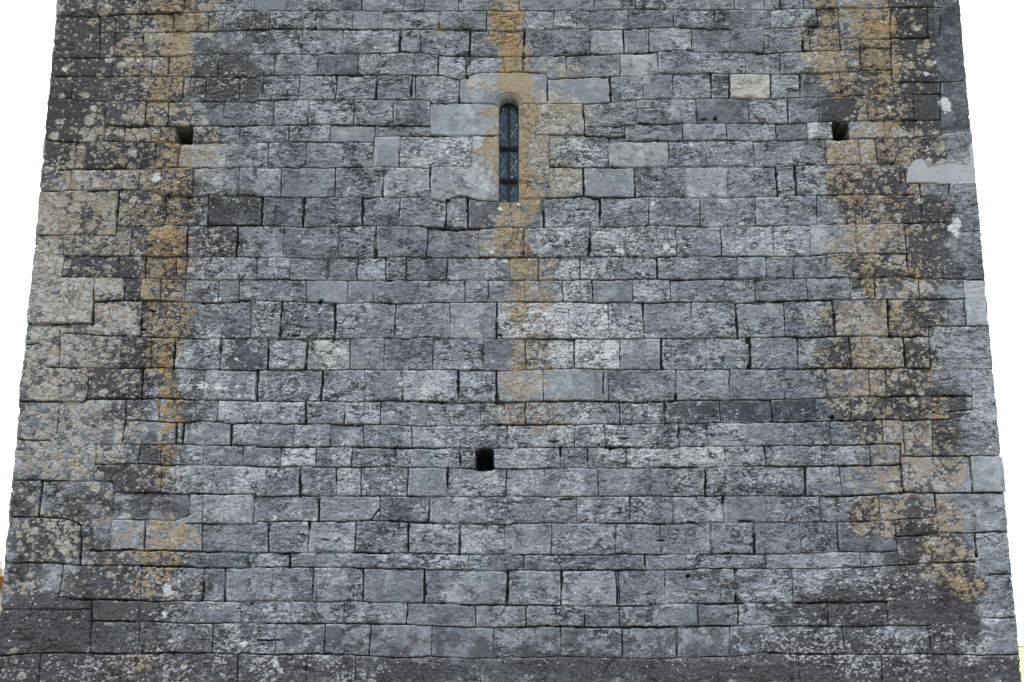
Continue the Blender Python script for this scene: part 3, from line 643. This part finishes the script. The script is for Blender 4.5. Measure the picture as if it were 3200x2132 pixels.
    if front:
        # scaffold sockets
        for (a, b, c, d) in HOLES:
            qx = np.abs(Uw - (a+b)/2) - (b-a)/2; qz = np.abs(Zw - (c+d)/2) - (d-c)/2
            q = np.maximum(qx, qz) + .3 * np.maximum(0, np.minimum(qx, qz) + .02)
            H -= .012 * np.exp(-np.clip(q, 0, 1)/.012)
            m = q < 0; H = np.where(q < .005, np.minimum(H, -.014), H); H = np.where(m, -.38, H); J = np.where(m, .4, J); LT = np.where(m, 0, LT); OC = np.where(m, 0, OC); PC = np.where(m, 0, PC); DK = np.where(q < .0052, .82, DK); J = np.where(q < .0052, .55, J)  # shade inside the socket is painted, by darkening its colour masks
        # the small bolt hole right of the window
        X, Zp = unproject(1440 + 835/3.2675, 210 + 497/3.2675); H = np.where(np.hypot(U-X, Z-Zp) < .009, -.05, H)
        # window opening, with its moulded arch
        dx = U - WCX
        sd = np.where(Z > WCZ, np.hypot(dx, Z - WCZ) - WHW, np.abs(dx) - WHW)
        sd = np.where(Z < WB, np.maximum(sd, WB - Z), sd)
        upper = sm(-.03, .0, Z - WCZ + .02)
        flat = (sd < .10) & (sd >= 0)
        k = np.exp(-np.clip(sd, 0, 1) / .06)
        H = np.where(sd >= 0, H * (1 - .8 * k), H)
        J = np.where(sd >= 0, J * (1 - sm(.05, .0, sd)), J)
        ring = (1 - sm(.030, .036, sd)) * upper * .012 + (1 - sm(.014, .018, sd)) * upper * .014 + (1 - sm(.002, .012, sd)) * .008
        H = np.where(sd >= 0, H - ring, -.20)
        PL = np.where((sd >= -.004) & (sd < .034) & (Z > WCZ - .02), .35, PL)
        J = np.where(sd < 0, 0, J)
    return dict(us=us, zs=zs, U=U, Z=Z, H=H, J=J, T=T, WM=WM, S=SMO, DK=DK, LT=LT, OC=OC, PC=PC, WS=WS, PL=PL, pit=np.maximum(np.maximum(pit, crm), craze),
                PE=PEEL, hue=np.where(OC > 0, .15*(c3-.5) + sm(.2, .7, GO + .5*(nd-.5)), np.clip(c1 + (.32 * low_left if front else 0), 0, 1)), n1=n1)

def corner(zs_fine, J, H, seed):
    """how far the arris is worn back at each height"""
    return .010 + .018 * fbm(zs_fine, zs_fine*0, .09, seed, 4) + .02 * J - 1.1 * np.clip(H, -.02, .015)

# ------------------------------------------------------------------ materials
def new_mat(name):
    m = bpy.data.materials.new(name); m.use_nodes = True; return m, m.node_tree, m.node_tree.nodes['Principled BSDF']
def nd_(t, typ, **k):
    n = t.nodes.new(typ)
    for a, b in k.items(): setattr(n, a, b)
    return n
def simple(name, col, rough=.8, noise=None, col2=None, bump=0, spec=.3, metal=0):
    m, t, b = new_mat(name); b.inputs['Base Color'].default_value = (*col, 1); b.inputs['Roughness'].default_value = rough
    b.inputs['Specular IOR Level'].default_value = spec; b.inputs['Metallic'].default_value = metal
    if noise:
        tc = nd_(t, 'ShaderNodeTexCoord'); n = nd_(t, 'ShaderNodeTexNoise'); n.inputs['Scale'].default_value = noise; n.inputs['Detail'].default_value = 6
        t.links.new(tc.outputs['Object'], n.inputs['Vector'])
        r = nd_(t, 'ShaderNodeMix', data_type='RGBA'); r.inputs[6].default_value = (*col, 1); r.inputs[7].default_value = (*(col2 or col), 1)
        mr = nd_(t, 'ShaderNodeMapRange'); mr.inputs[1].default_value = .35; mr.inputs[2].default_value = .65
        t.links.new(n.outputs[0], mr.inputs[0]); t.links.new(mr.outputs[0], r.inputs[0]); t.links.new(r.outputs[2], b.inputs['Base Color'])
        if bump:
            bp = nd_(t, 'ShaderNodeBump'); bp.inputs['Distance'].default_value = bump; t.links.new(n.outputs[0], bp.inputs['Height']); t.links.new(bp.outputs[0], b.inputs['Normal'])
    return m

def stone_material():
    m, t, b = new_mat('weathered_stone'); L = t.links.new
    def attr(nm):
        a = nd_(t, 'ShaderNodeAttribute'); a.attribute_name = nm; return a
    A = attr('stone_a'); Bm = attr('stone_b'); Cm = attr('stone_c')
    def sep(a):
        s = nd_(t, 'ShaderNodeSeparateColor'); L(a.outputs['Color'], s.inputs[0]); return s.outputs
    a = sep(A); bb = sep(Bm); c = sep(Cm)
    geo = nd_(t, 'ShaderNodeNewGeometry')
    def noise(scale, det=4, rough=.6, vec=None):
        n = nd_(t, 'ShaderNodeTexNoise'); n.inputs['Scale'].default_value = scale; n.inputs['Detail'].default_value = det; n.inputs['Roughness'].default_value = rough
        L(vec or geo.outputs['Position'], n.inputs['Vector']); return n.outputs[0]
    mp = nd_(t, 'ShaderNodeMapping'); mp.inputs['Scale'].default_value = (.6, 1, 1.5); L(geo.outputs['Position'], mp.inputs[0])
    fine = noise(95, 4, .72, mp.outputs[0]); mid = noise(26, 5, .65, mp.outputs[0]); broad = noise(2.2, 4)
    def math_(op, x, y=None, clamp=False):
        n = nd_(t, 'ShaderNodeMath', operation=op); n.use_clamp = clamp
        for i, v in enumerate((x, y)):
            if v is None: continue
            if isinstance(v, (int, float)): n.inputs[i].default_value = v
            else: L(v, n.inputs[i])
        return n.outputs[0]
    def rng(v, a0, a1, b0, b1):
        n = nd_(t, 'ShaderNodeMapRange'); L(v, n.inputs[0])
        for i, q in enumerate((a0, a1, b0, b1)): n.inputs[i+1].default_value = q
        return n.outputs[0]
    def mix(f, x, y):
        n = nd_(t, 'ShaderNodeMix', data_type='RGBA')
        if isinstance(f, (int, float)): n.inputs[0].default_value = f
        else: L(f, n.inputs[0])
        for i, v in ((6, x), (7, y)):
            if isinstance(v, tuple): n.inputs[i].default_value = (*v, 1)
            else: L(v, n.inputs[i])
        return n.outputs[2]
    # the rock: blue grey, mottled; the value of each stone rides on it
    sm_ = A.outputs['Alpha']
    val = math_('ADD', rng(fine, .30, .70, -.30, .30), rng(mid, .32, .68, -.24, .24))
    fleck = noise(70, 3, .6, mp.outputs[0])
    val = math_('ADD', val, rng(fleck, .30, .42, -.6, 0)); val = math_('ADD', val, rng(fleck, .60, .70, 0, .35))
    val = math_('ADD', val, rng(broad, .3, .7, -.10, .10))
    tone = rng(a[0], 0, 1, -1, 1)
    smooth = math_('MAXIMUM', a[2], math_('MULTIPLY', sm_, .62))
    val = math_('MULTIPLY', val, rng(smooth, 0, 1, 1.0, .14))
    val = math_('ADD', val, math_('MULTIPLY', tone, .9))
    val = math_('ADD', val, rng(sm_, 0, 1, .05, -.09))
    val = math_('ADD', val, rng(noise(5.5, 6, .7), .52, .68, -.04, .30))
    f = rng(val, -1, 1, 0, 1)
    cr = nd_(t, 'ShaderNodeValToRGB'); L(f, cr.inputs[0]); e = cr.color_ramp.elements
    e[0].position = .0; e[0].color = (.022, .023, .027, 1); e[1].position = 1; e[1].color = (.52, .53, .55, 1)
    for p, q in ((.22, (.050, .056, .067)), (.40, (.116, .130, .153)), (.53, (.178, .197, .226)), (.70, (.306, .332, .368))):
        x = e.new(p); x.color = (*q, 1)
    col = cr.outputs[0]
    warmc = mix(1.0, col, col)
    wm = nd_(t, 'ShaderNodeMix', data_type='RGBA', blend_type='MULTIPLY'); wm.inputs[0].default_value = 1
    L(col, wm.inputs[6]); wm.inputs[7].default_value = (1.25, 1.07, .80, 1)
    col = mix(rng(a[1], .5, 1, 0, 1), col, wm.outputs[2])
    # hairline cracks
    mp2 = nd_(t, 'ShaderNodeMapping'); mp2.inputs['Scale'].default_value = (.55, 1, 1.25); mp2.inputs['Rotation'].default_value = (0, .12, 0); L(geo.outputs['Position'], mp2.inputs[0])
    def crack(scale, wdt, lo, hi, mscale):
        n = noise(scale, 6, .62, mp2.outputs[0]); r_ = math_('ABSOLUTE', math_('SUBTRACT', n, .5))
        return math_('MULTIPLY', rng(r_, wdt*.35, wdt, 1, 0), rng(noise(mscale, 3), lo, hi, 0, 1))
    ck = math_('MAXIMUM', crack(8, .028, .47, .57, 5), crack(19, .048, .52, .64, 8))
    ck = math_('MULTIPLY', ck, rng(smooth, .3, 1, 1, .08))
    col = mix(math_('MULTIPLY', ck, .72), col, (.016, .018, .022))
    # pits and cracks hold dark algae
    col = mix(math_('MULTIPLY', c[1], .5), col, (.020, .021, .024))
    # black crust; the same mask paints shade into the sockets
    crust = mix(rng(fine, .35, .7, 0, 1), (.018, .018, .021), (.075, .074, .080))
    col = mix(math_('MULTIPLY', bb[0], .88), col, crust)
    # pale grey specks
    pale = mix(rng(fine, .3, .7, 0, 1), (.26, .275, .30), (.58, .60, .62))
    col = mix(math_('MULTIPLY', c[0], .72), col, pale)
    # tan crust
    tan = mix(rng(fine, .3, .7, 0, 1), (.125, .109, .092), (.33, .295, .25))
    tan2 = mix(rng(fine, .3, .7, 0, 1), (.17, .172, .168), (.42, .415, .40))
    tan = mix(rng(c[2], .35, .75, 0, 1), tan, tan2)
    col = mix(math_('MULTIPLY', bb[1], .92), col, tan)
    # ochre crust
    och = mix(rng(fine, .3, .7, 0, 1), (.135, .106, .070), (.335, .282, .202))
    och2 = mix(rng(fine, .3, .7, 0, 1), (.17, .105, .048), (.37, .245, .115))
    och = mix(rng(c[2], 0, 1, 0, .62), och, och2)
    col = mix(math_('MULTIPLY', bb[2], .95), col, och)
    col = mix(math_('MULTIPLY', math_('MAXIMUM', ck, math_('MULTIPLY', c[1], .8)), .85), col, (.018, .017, .016))
    AA = attr('stone_d'); d = sep(AA)
    col = mix(math_('MULTIPLY', d[0], .95), col, mix(rng(fine, .3, .7, 0, 1), (.27, .30, .31), (.54, .58, .60)))     # white rosettes
    col = mix(d[1], col, mix(rng(fine, .3, .7, 0, 1), mix(rng(broad, .4, .6, 0, 1), (.19, .20, .225), (.26, .27, .30)), (.33, .34, .37)))                                # lime plaster
    col = mix(math_('MULTIPLY', d[2], .93), col, mix(rng(fine, .3, .7, 0, 1), (.012, .011, .010), (.035, .032, .03)))   # soil in the joints, painted shade in the sockets
    L(col, b.inputs['Base Color'])
    b.inputs['Roughness'].default_value = .92; b.inputs['Specular IOR Level'].default_value = .18
    bp = nd_(t, 'ShaderNodeBump'); bp.inputs['Strength'].default_value = 1; bp.inputs['Distance'].default_value = .004
    L(math_('MULTIPLY', math_('ADD', fine, math_('MULTIPLY', mid, .7)), rng(smooth, 0, 1, 1, .35)), bp.inputs['Height']); L(bp.outputs[0], b.inputs['Normal'])
    return m

STONE = stone_material()

# ------------------------------------------------------------------ the tower's masonry, one mesh
VV = []; FF = []; AT = {k: [] for k in 'abcd'}; base = 0
def put(d, pos):
    global base
    nz, nu = d['U'].shape; n = nz * nu
    VV.append(pos.reshape(-1, 3).astype(np.float32))
    idx = (np.arange(nz*nu).reshape(nz, nu) + base)
    q = np.stack([idx[:-1, :-1], idx[:-1, 1:], idx[1:, 1:], idx[1:, :-1]], -1).reshape(-1, 4)
    FF.append(q.astype(np.int32)); base += n
    one = np.ones(n, np.float32); g = lambda x: np.clip(x, 0, 1).ravel().astype(np.float32)
    AT['a'].append(np.stack([g(.5 + .5*d['T']), g(.5 + .5*d['WM']), g(d['S']), g(d['PE'])], 1))
    AT['b'].append(np.stack([g(d['DK']), g(d['LT']), g(d['OC']), one], 1))
    AT['c'].append(np.stack([g(d['PC']), g(d['pit']), g(d['hue']), one], 1))
    AT['d'].append(np.stack([g(d['WS']), g(d['PL']), g(sm(.25, .8, d['J'])), one], 1))

STEP = 0.004
front = relief(XL, XR, ZA, ZB, STEP, traced(), 11, True)
zf = front['zs']; eL = corner(zf, front['J'][:, 2], front['H'][:, 8], 501); eR = corner(zf, front['J'][:, -3], front['H'][:, -9], 502)
def e_at(z, side):
    ref = eL if side < 0 else eR
    out = np.interp(z, zf, ref)
    return np.where((z < ZA) | (z > ZB), .016, out)
def face_front(d):
    nz, nu = d['U'].shape; X = d['U'].copy(); Y = DIST - d['H']
    for side, c0, s_ in ((-1, 0, 1), (1, nu-1, -1)):
        e = e_at(d['zs'], side)
        w = .020
        dist = np.abs(d['U'] - d['U'][:, c0:c0+1])
        r = np.clip(1 - dist / w, 0, 1)
        Y = Y + (r**2) * e[:, None]
        X = X + s_ * (r**2) * e[:, None] * .8
        Y[:, c0] = DIST + e; X[:, c0] = d['us'][c0] + s_ * e
    return np.stack([X, Y, d['Z']], -1)
put(front, face_front(front))
for (a, b, sd) in ((-.05, ZA, 21), (ZB, TOP, 22)):
    d = relief(XL, XR, a, b, .015, random_ashlar(XL, XR, a, b, sd), sd, False); put(d, face_front(d))
for side in (-1, 1):
    d = relief(0, DEPTH, -.05, TOP, .0125, random_ashlar(0, DEPTH, -.05, TOP, 31 + side), 31 + side, False)
    # the return faces are built from the arris backwards
    nz, nu = d['U'].shape; e = e_at(d['zs'], side)
    x0 = XL if side < 0 else XR
    X = x0 + side * d['H']; Y = DIST + d['U']
    r = np.clip(1 - d['U'] / .03, 0, 1) ** 2
    X = X - side * r * e[:, None]; X[:, 0] = x0 - side * e; Y[:, 0] = DIST + e
    pos = np.stack([X, Y, d['Z']], -1)
    if side < 0: pos = pos[:, ::-1];
    if side < 0:
        for k in ('U', 'Z', 'H', 'J', 'T', 'WM', 'S', 'DK', 'LT', 'OC', 'PC', 'WS', 'PL', 'pit', 'hue', 'n1', 'PE'): d[k] = d[k][:, ::-1]
    put(d, pos)
V = np.concatenate(VV); F = np.concatenate(FF)
# rear face and a flat roof slab close the volume
back = np.array([[XR, DIST+DEPTH, -.05], [XL, DIST+DEPTH, -.05], [XL, DIST+DEPTH, TOP], [XR, DIST+DEPTH, TOP]], np.float32)
V = np.concatenate([V, back]); F = np.concatenate([F, np.array([[base, base+1, base+2, base+3]], np.int32)])
me = bpy.data.meshes.new('wall'); me.vertices.add(len(V)); me.vertices.foreach_set('co', V.ravel())
me.loops.add(len(F)*4); me.loops.foreach_set('vertex_index', F.ravel())
me.polygons.add(len(F)); me.polygons.foreach_set('loop_start', np.arange(0, len(F)*4, 4, dtype=np.int32)); me.polygons.foreach_set('loop_total', np.full(len(F), 4, np.int32))
me.update(calc_edges=True)
for k in 'abcd':
    at = me.attributes.new('stone_' + k, 'FLOAT_COLOR', 'POINT')
    at.data.foreach_set('color', np.concatenate(AT[k] + [np.full((4, 4), .5 if k == 'a' else 0, np.float32)]).ravel())
me.materials.append(STONE)
tower = empty('stone_tower', (0, DIST + DEPTH/2, 0))
tag(tower, 'square tower of weathered grey stone blocks with a narrow round-headed window and ochre lichen streaks', 'tower')
wall = bpy.data.objects.new('wall', me); COL.objects.link(wall); wall.parent = tower; wall.location = (0, -(DIST + DEPTH/2), 0)
tw_off = (0, -(DIST + DEPTH/2), 0)
del VV, FF, AT, V, F, front

def under_tower(o): o.location = tw_off; return o
# shallow tiled cap on top, out of the photo
mb = MB(); o_ = .25
b0 = [(XL-o_, DIST-o_, TOP), (XR+o_, DIST-o_, TOP), (XR+o_, DIST+DEPTH+o_, TOP), (XL-o_, DIST+DEPTH+o_, TOP)]
mb.v = b0 + [(x, y, TOP+.18) for x, y, z in b0] + [((XL+XR)/2, DIST+DEPTH/2, TOP+1.9)]
mb.f = [(3,2,1,0), (0,1,5,4), (1,2,6,5), (2,3,7,6), (3,0,4,7), (4,5,8), (5,6,8), (6,7,8), (7,4,8)]
TERRA = simple('terracotta', (.42, .16, .08), .85, 9, (.55, .30, .18), .01)
under_tower(mb.build('roof', TERRA, tower))

# ------------------------------------------------------------------ the slit window
IRON = simple('rusted_iron', (.016, .012, .012), .8, 60, (.034, .024, .021), .001, .3)
LEAD = simple('lead', (.22, .26, .30), .6, 80, (.40, .44, .47), .0005)
def glass_mat():
    m, t, b = new_mat('dusty_blue_glass'); L = t.links.new
    tc = nd_(t, 'ShaderNodeNewGeometry')
    n = nd_(t, 'ShaderNodeTexNoise'); n.inputs['Scale'].default_value = 28; n.inputs['Detail'].default_value = 6; n.inputs['Roughness'].default_value = .7; L(tc.outputs['Position'], n.inputs['Vector'])
    r = nd_(t, 'ShaderNodeValToRGB'); L(n.outputs[0], r.inputs[0]); e = r.color_ramp.elements
    e[0].position = .36; e[0].color = (.006, .018, .042, 1); e[1].position = .72; e[1].color = (.06, .15, .25, 1)
    v = nd_(t, 'ShaderNodeTexVoronoi'); v.inputs['Scale'].default_value = 22; L(tc.outputs['Position'], v.inputs['Vector'])
    lt = nd_(t, 'ShaderNodeMath', operation='LESS_THAN'); L(v.outputs['Distance'], lt.inputs[0]); lt.inputs[1].default_value = .15
    mx = nd_(t, 'ShaderNodeMix', data_type='RGBA'); L(lt.outputs[0], mx.inputs[0]); L(r.outputs[0], mx.inputs[6]); mx.inputs[7].default_value = (.40, .48, .52, 1)
    L(mx.outputs[2], b.inputs['Base Color']); b.inputs['Roughness'].default_value = .25; b.inputs['Specular IOR Level'].default_value = .2
    return m
GLASS = glass_mat()
yf = DIST + .135; top_z = WCZ + WHW
win = MB()
win.bar((WCX, yf, WB - .01), (WCX, yf, top_z + .01), .020, .022)                     # mullion
arc = [(WCX + (WHW-.001)*math.cos(a), WCZ + (WHW-.001)*math.sin(a)) for a in np.linspace(0, math.pi, 13)]
for (a, b) in zip(arc[:-1], arc[1:]): win.bar((a[0], yf, a[1]), (b[0], yf, b[1]), .016, .02)
for sx in (-1, 1): win.bar((WCX + sx*WHW, yf, WB - .01), (WCX + sx*WHW, yf, WCZ), .012, .02)
win.bar((WCX - WHW, yf, WB + .003), (WCX + WHW, yf, WB + .003), .012, .02)
wf = under_tower(win.build('window', IRON, tower)); wf['label'] = 'narrow round-headed window with rusty iron bars and blue glass'
ybars = [float(unproject(1590, 210 + v/3.2675)[1]) for v in (752, 1086)]
for zb in ybars:
    m_ = MB(); m_.bar((WCX - WHW, yf - .014, zb), (WCX + WHW, yf - .014, zb), .018, .016); m_.bar((WCX - WHW*.85, yf - .004, zb - .024), (WCX + WHW*.85, yf - .004, zb - .024), .006, .014)
    m_.build('bar', IRON, wf)
# leading: slanting strips seen in the upper lights
for (x0, y0, x1, y1) in ((395, 450, 440, 365), (392, 680, 440, 612), (498, 360, 568, 440), (497, 655, 570, 550), (400, 960, 440, 905), (500, 1250, 545, 1160), (395, 1250, 412, 1228), (395, 560, 450, 660), (500, 560, 568, 650), (395, 810, 450, 900), (500, 900, 568, 1000), (500, 1000, 568, 900), (400, 1060, 450, 980), (498, 800, 560, 860)):
    a = unproject(1440 + x0/3.2675, 210 + y0/3.2675); b = unproject(1440 + x1/3.2675, 210 + y1/3.2675)
    m_ = MB(); m_.bar((float(a[0]), yf + .004, float(a[1])), (float(b[0]), yf + .004, float(b[1])), .004, .006)
    m_.build('lead_strip', LEAD, wf)
zz = [WB - .01] + ybars[::-1] + [WCZ]
for sx in (-1, 1):
    for i in range(3):
        x0, x1 = (WCX - WHW, WCX) if sx < 0 else (WCX, WCX + WHW)
        vs = [(x0, yf + .006, zz[i]), (x1, yf + .006, zz[i]), (x1, yf + .006, zz[i+1]), (x0, yf + .006, zz[i+1])]
        fs = [(0, 1, 2, 3)]
        if i == 2:
            ang = np.linspace(0, math.pi/2, 9) if sx > 0 else np.linspace(math.pi/2, math.pi, 9)
            pts = [(x0, zz[2]), (x1, zz[2])] + [(WCX + WHW*math.cos(q), WCZ + WHW*math.sin(q)) for q in ang]
            if sx < 0: pts = [(x0, zz[2]), (x1, zz[2])] + [(WCX + WHW*math.cos(q), WCZ + WHW*math.sin(q)) for q in ang]
            vs = [(x, yf + .006, z) for x, z in pts]; fs = [tuple(range(len(vs)))]
        n = len(vs); vs = vs + [(x, y + .004, z) for x, y, z in vs]
        fs = fs + [tuple(reversed([i_ + n for i_ in fs[0]]))] + [(k, k+n, (k+1) % n + n, (k+1) % n) for k in range(n)]
        mesh_obj('pane', vs, fs, GLASS, wf)

# ------------------------------------------------------------------ the place around it
GRASS = simple('dry_meadow', (.13, .15, .045), .95, .35, (.22, .21, .08), .05)
gv = []; gf = []; N = 90
ex = np.concatenate([-np.geomspace(900, 3, 45), np.geomspace(3, 900, 45)])
def ground_h(x, y):
    r = math.hypot(x, y - 12)
    far = max(0., min(1., (r - 45) / 160)); far = far*far*(3-2*far)
    return far * (6 + 5*math.sin(x*.011 + 1.2) + 3.5*math.sin(y*.013 + x*.006)) + .0 * r
hx = list(ex); hy = list(ex + 12)
gv = [(x, y, ground_h(x, y)) for y in hy for x in hx]
gf = [(j*N+i, j*N+i+1, (j+1)*N+i+1, (j+1)*N+i) for j in range(N-1) for i in range(N-1)]
g = mesh_obj('ground', gv, gf, GRASS, smooth=True); tag(g, kind='structure')
# gravel round the foot of the tower, 4 mm above the meadow
GRAV = simple('gravel', (.30, .28, .24), .95, 40, (.19, .18, .16), .01)
ring = [(0, 9.5)]
mesh_obj('path', [(-9, -6, .004), (9, -6, .004), (10, 20, .004), (-10, 20, .004)], [(0, 1, 2, 3)], GRAV)['kind'] = 'structure'

# grassy slope seen at the lower right
def slope():
    vs = []; fs = []; n = 40
    for j in range(n):
        for i in range(n):
            x = 13 + i/(n-1)*110; y = 34 + j/(n-1)*110
            a = min(1, max(0, j/(n-1)*3.2)) * min(1, (i+1)/(n-1)*9)
            vs.append((x, y, -.3 + a*(4.5 + .8*math.sin(i*.35) + .5*math.sin(j*.5+i*.2))))
    fs = [(j*n+i, j*n+i+1, (j+1)*n+i+1, (j+1)*n+i) for j in range(n-1) for i in range(n-1)]
    o = mesh_obj('hill', vs, fs, simple('pale_grass', (.30, .31, .16), .95, .8, (.40, .40, .24), .05), smooth=True); tag(o, kind='structure')  # grass colour paled to stand in for haze and overexposure
slope()

# the house whose tiled roof edge shows at the lower left
RENDER_M = simple('lime_render', (.62, .56, .46), .9, 5, (.50, .45, .37), .004)
MORTAR = simple('white_mortar', (.72, .69, .63), .9, 30, (.60, .56, .5), .003)
WOOD = simple('dark_wood', (.06, .04, .028), .7, 20, (.09, .06, .04), .002)
GL2 = simple('house_glass', (.03, .035, .04), .15, spec=.6)
DOORM = simple('green_door', (.05, .09, .06), .6, 20, (.04, .07, .05), .001)
def house(hx1, y0, y1, wdt, eave, ridge):
    """gable end towards the tower at x = hx1"""
    h = empty('house', (hx1 - wdt/2, (y0+y1)/2, 0)); ox, oy = hx1 - wdt/2, (y0+y1)/2
    tag(h, 'cream rendered house with a terracotta tile roof beyond the left edge of the tower', 'house')
    def P(mb, name, mat, parent=h):
        mb.v = [(x-ox, y-oy, z) for x, y, z in mb.v]; return mb.build(name, mat, parent)
    x0, x1 = hx1 - wdt, hx1; ym = (y0+y1)/2
    m = MB(); m.v = [(x0,y0,0),(x1,y0,0),(x1,y1,0),(x0,y1,0),(x0,y0,eave),(x1,y0,eave),(x1,y1,eave),(x0,y1,eave),(x0,ym,ridge-.12),(x1,ym,ridge-.12)]
    m.f = [(0,1,5,4),(2,3,7,6),(1,2,6,9,5),(3,0,4,8,7),(4,5,9,8),(6,7,8,9),(0,3,2,1)]
    P(m, 'wall', RENDER_M)
    # barrel tiles: rows of half rounds running down each slope
    m = MB(); mm = MB(); rows = int(wdt/.24) + 2
    for s_ in (-1, 1):
        ye = ym + s_*((y1-y0)/2 + .35); L_ = math.hypot(ye-ym, ridge-eave+.15); nst = int(L_/.4)
        for r in range(rows):
            xc = x1 - .02 - r*.24
            for k in range(nst):
                t0, t1 = k/nst, (k+1.12)/nst
                for (t, rr, lift) in ((t0, .105, .045), (t1, .12, .0)):
                    yy = ym + (ye-ym)*t; zz_ = ridge - (ridge-eave+.15)*t + lift*.4
                    for q in range(7):
                        a = math.pi*q/6; m.v.append((xc + rr*math.cos(a), yy, zz_ + .02 + .10*math.sin(a)))
                b = len(m.v) - 14
                m.f += [(b+q, b+q+1, b+q+8, b+q+7) if s_ < 0 else (b+q+7, b+q+8, b+q+1, b+q) for q in range(6)]
    for s_ in (-1, 1):
        ye = ym + s_*((y1-y0)/2 + .35); b = len(m.v); ze = eave - .15
        m.v += [(x0-.15, ym, ridge), (x1+.15, ym, ridge), (x1+.15, ye, ze), (x0-.15, ye, ze), (x0-.15, ym, ridge-.08), (x1+.15, ym, ridge-.08), (x1+.15, ye, ze-.08), (x0-.15, ye, ze-.08)]
        m.f += [tuple(b+i for i in q) for q in ((0,1,2,3),(7,6,5,4),(1,5,6,2),(2,6,7,3),(3,7,4,0))]
    roof = P(m, 'roof', TERRA)
    # mortared verge facing the tower
    for s_ in (-1, 1):
        ye = ym + s_*((y1-y0)/2 + .35)
        for k in range(14):
            t = (k + .5)/14; yy = ym + (ye-ym)*t; zz_ = ridge - (ridge-eave+.15)*t
            mm.box(x1+.12, x1+.20, yy-.10, yy+.10, zz_-.09, zz_+.05)
    P(mm, 'verge', MORTAR, roof).location = (0, 0, 0)
    m = MB(); m.box(x0+1.6, x0+2.2, ym-.3, ym+.3, ridge-.7, ridge+.9); m.box(x0+1.5, x0+2.3, ym-.4, ym+.4, ridge+.9, ridge+1.0); P(m, 'chimney', RENDER_M, roof)
    for (wx) in (x0+1.5, x0+4.3, x0+7.2):
        for wz in (1.0, 3.3):
            if wz + 1.2 > eave - .1 or (wx == x0+4.3 and wz < 2): continue
            m = MB(); 
            for (a, b_, c, d) in ((wx-.07, wx, wz-.07, wz+1.27), (wx+.9, wx+.97, wz-.07, wz+1.27), (wx, wx+.9, wz+1.2, wz+1.27), (wx, wx+.9, wz-.07, wz), (wx+.42, wx+.48, wz, wz+1.2)):
                m.box(a, b_, y0-.04, y0+.02, c, d)
            f = P(m, 'window', WOOD); m = MB(); m.box(wx, wx+.9, y0-.012, y0+.01, wz, wz+1.2); P(m, 'pane', GL2, f)
    m = MB(); m.box(x0+4.3, x0+5.3, y0-.05, y0+.02, 0, 2.15); dr = P(m, 'door', DOORM)
    m = MB(); m.box(x0+5.12, x0+5.2, y0-.10, y0-.05, 1.0, 1.12); P(m, 'handle', IRON, dr)
    return h
house(-9.75, 22.5, 30.0, 9.5, 3.1, 4.78)
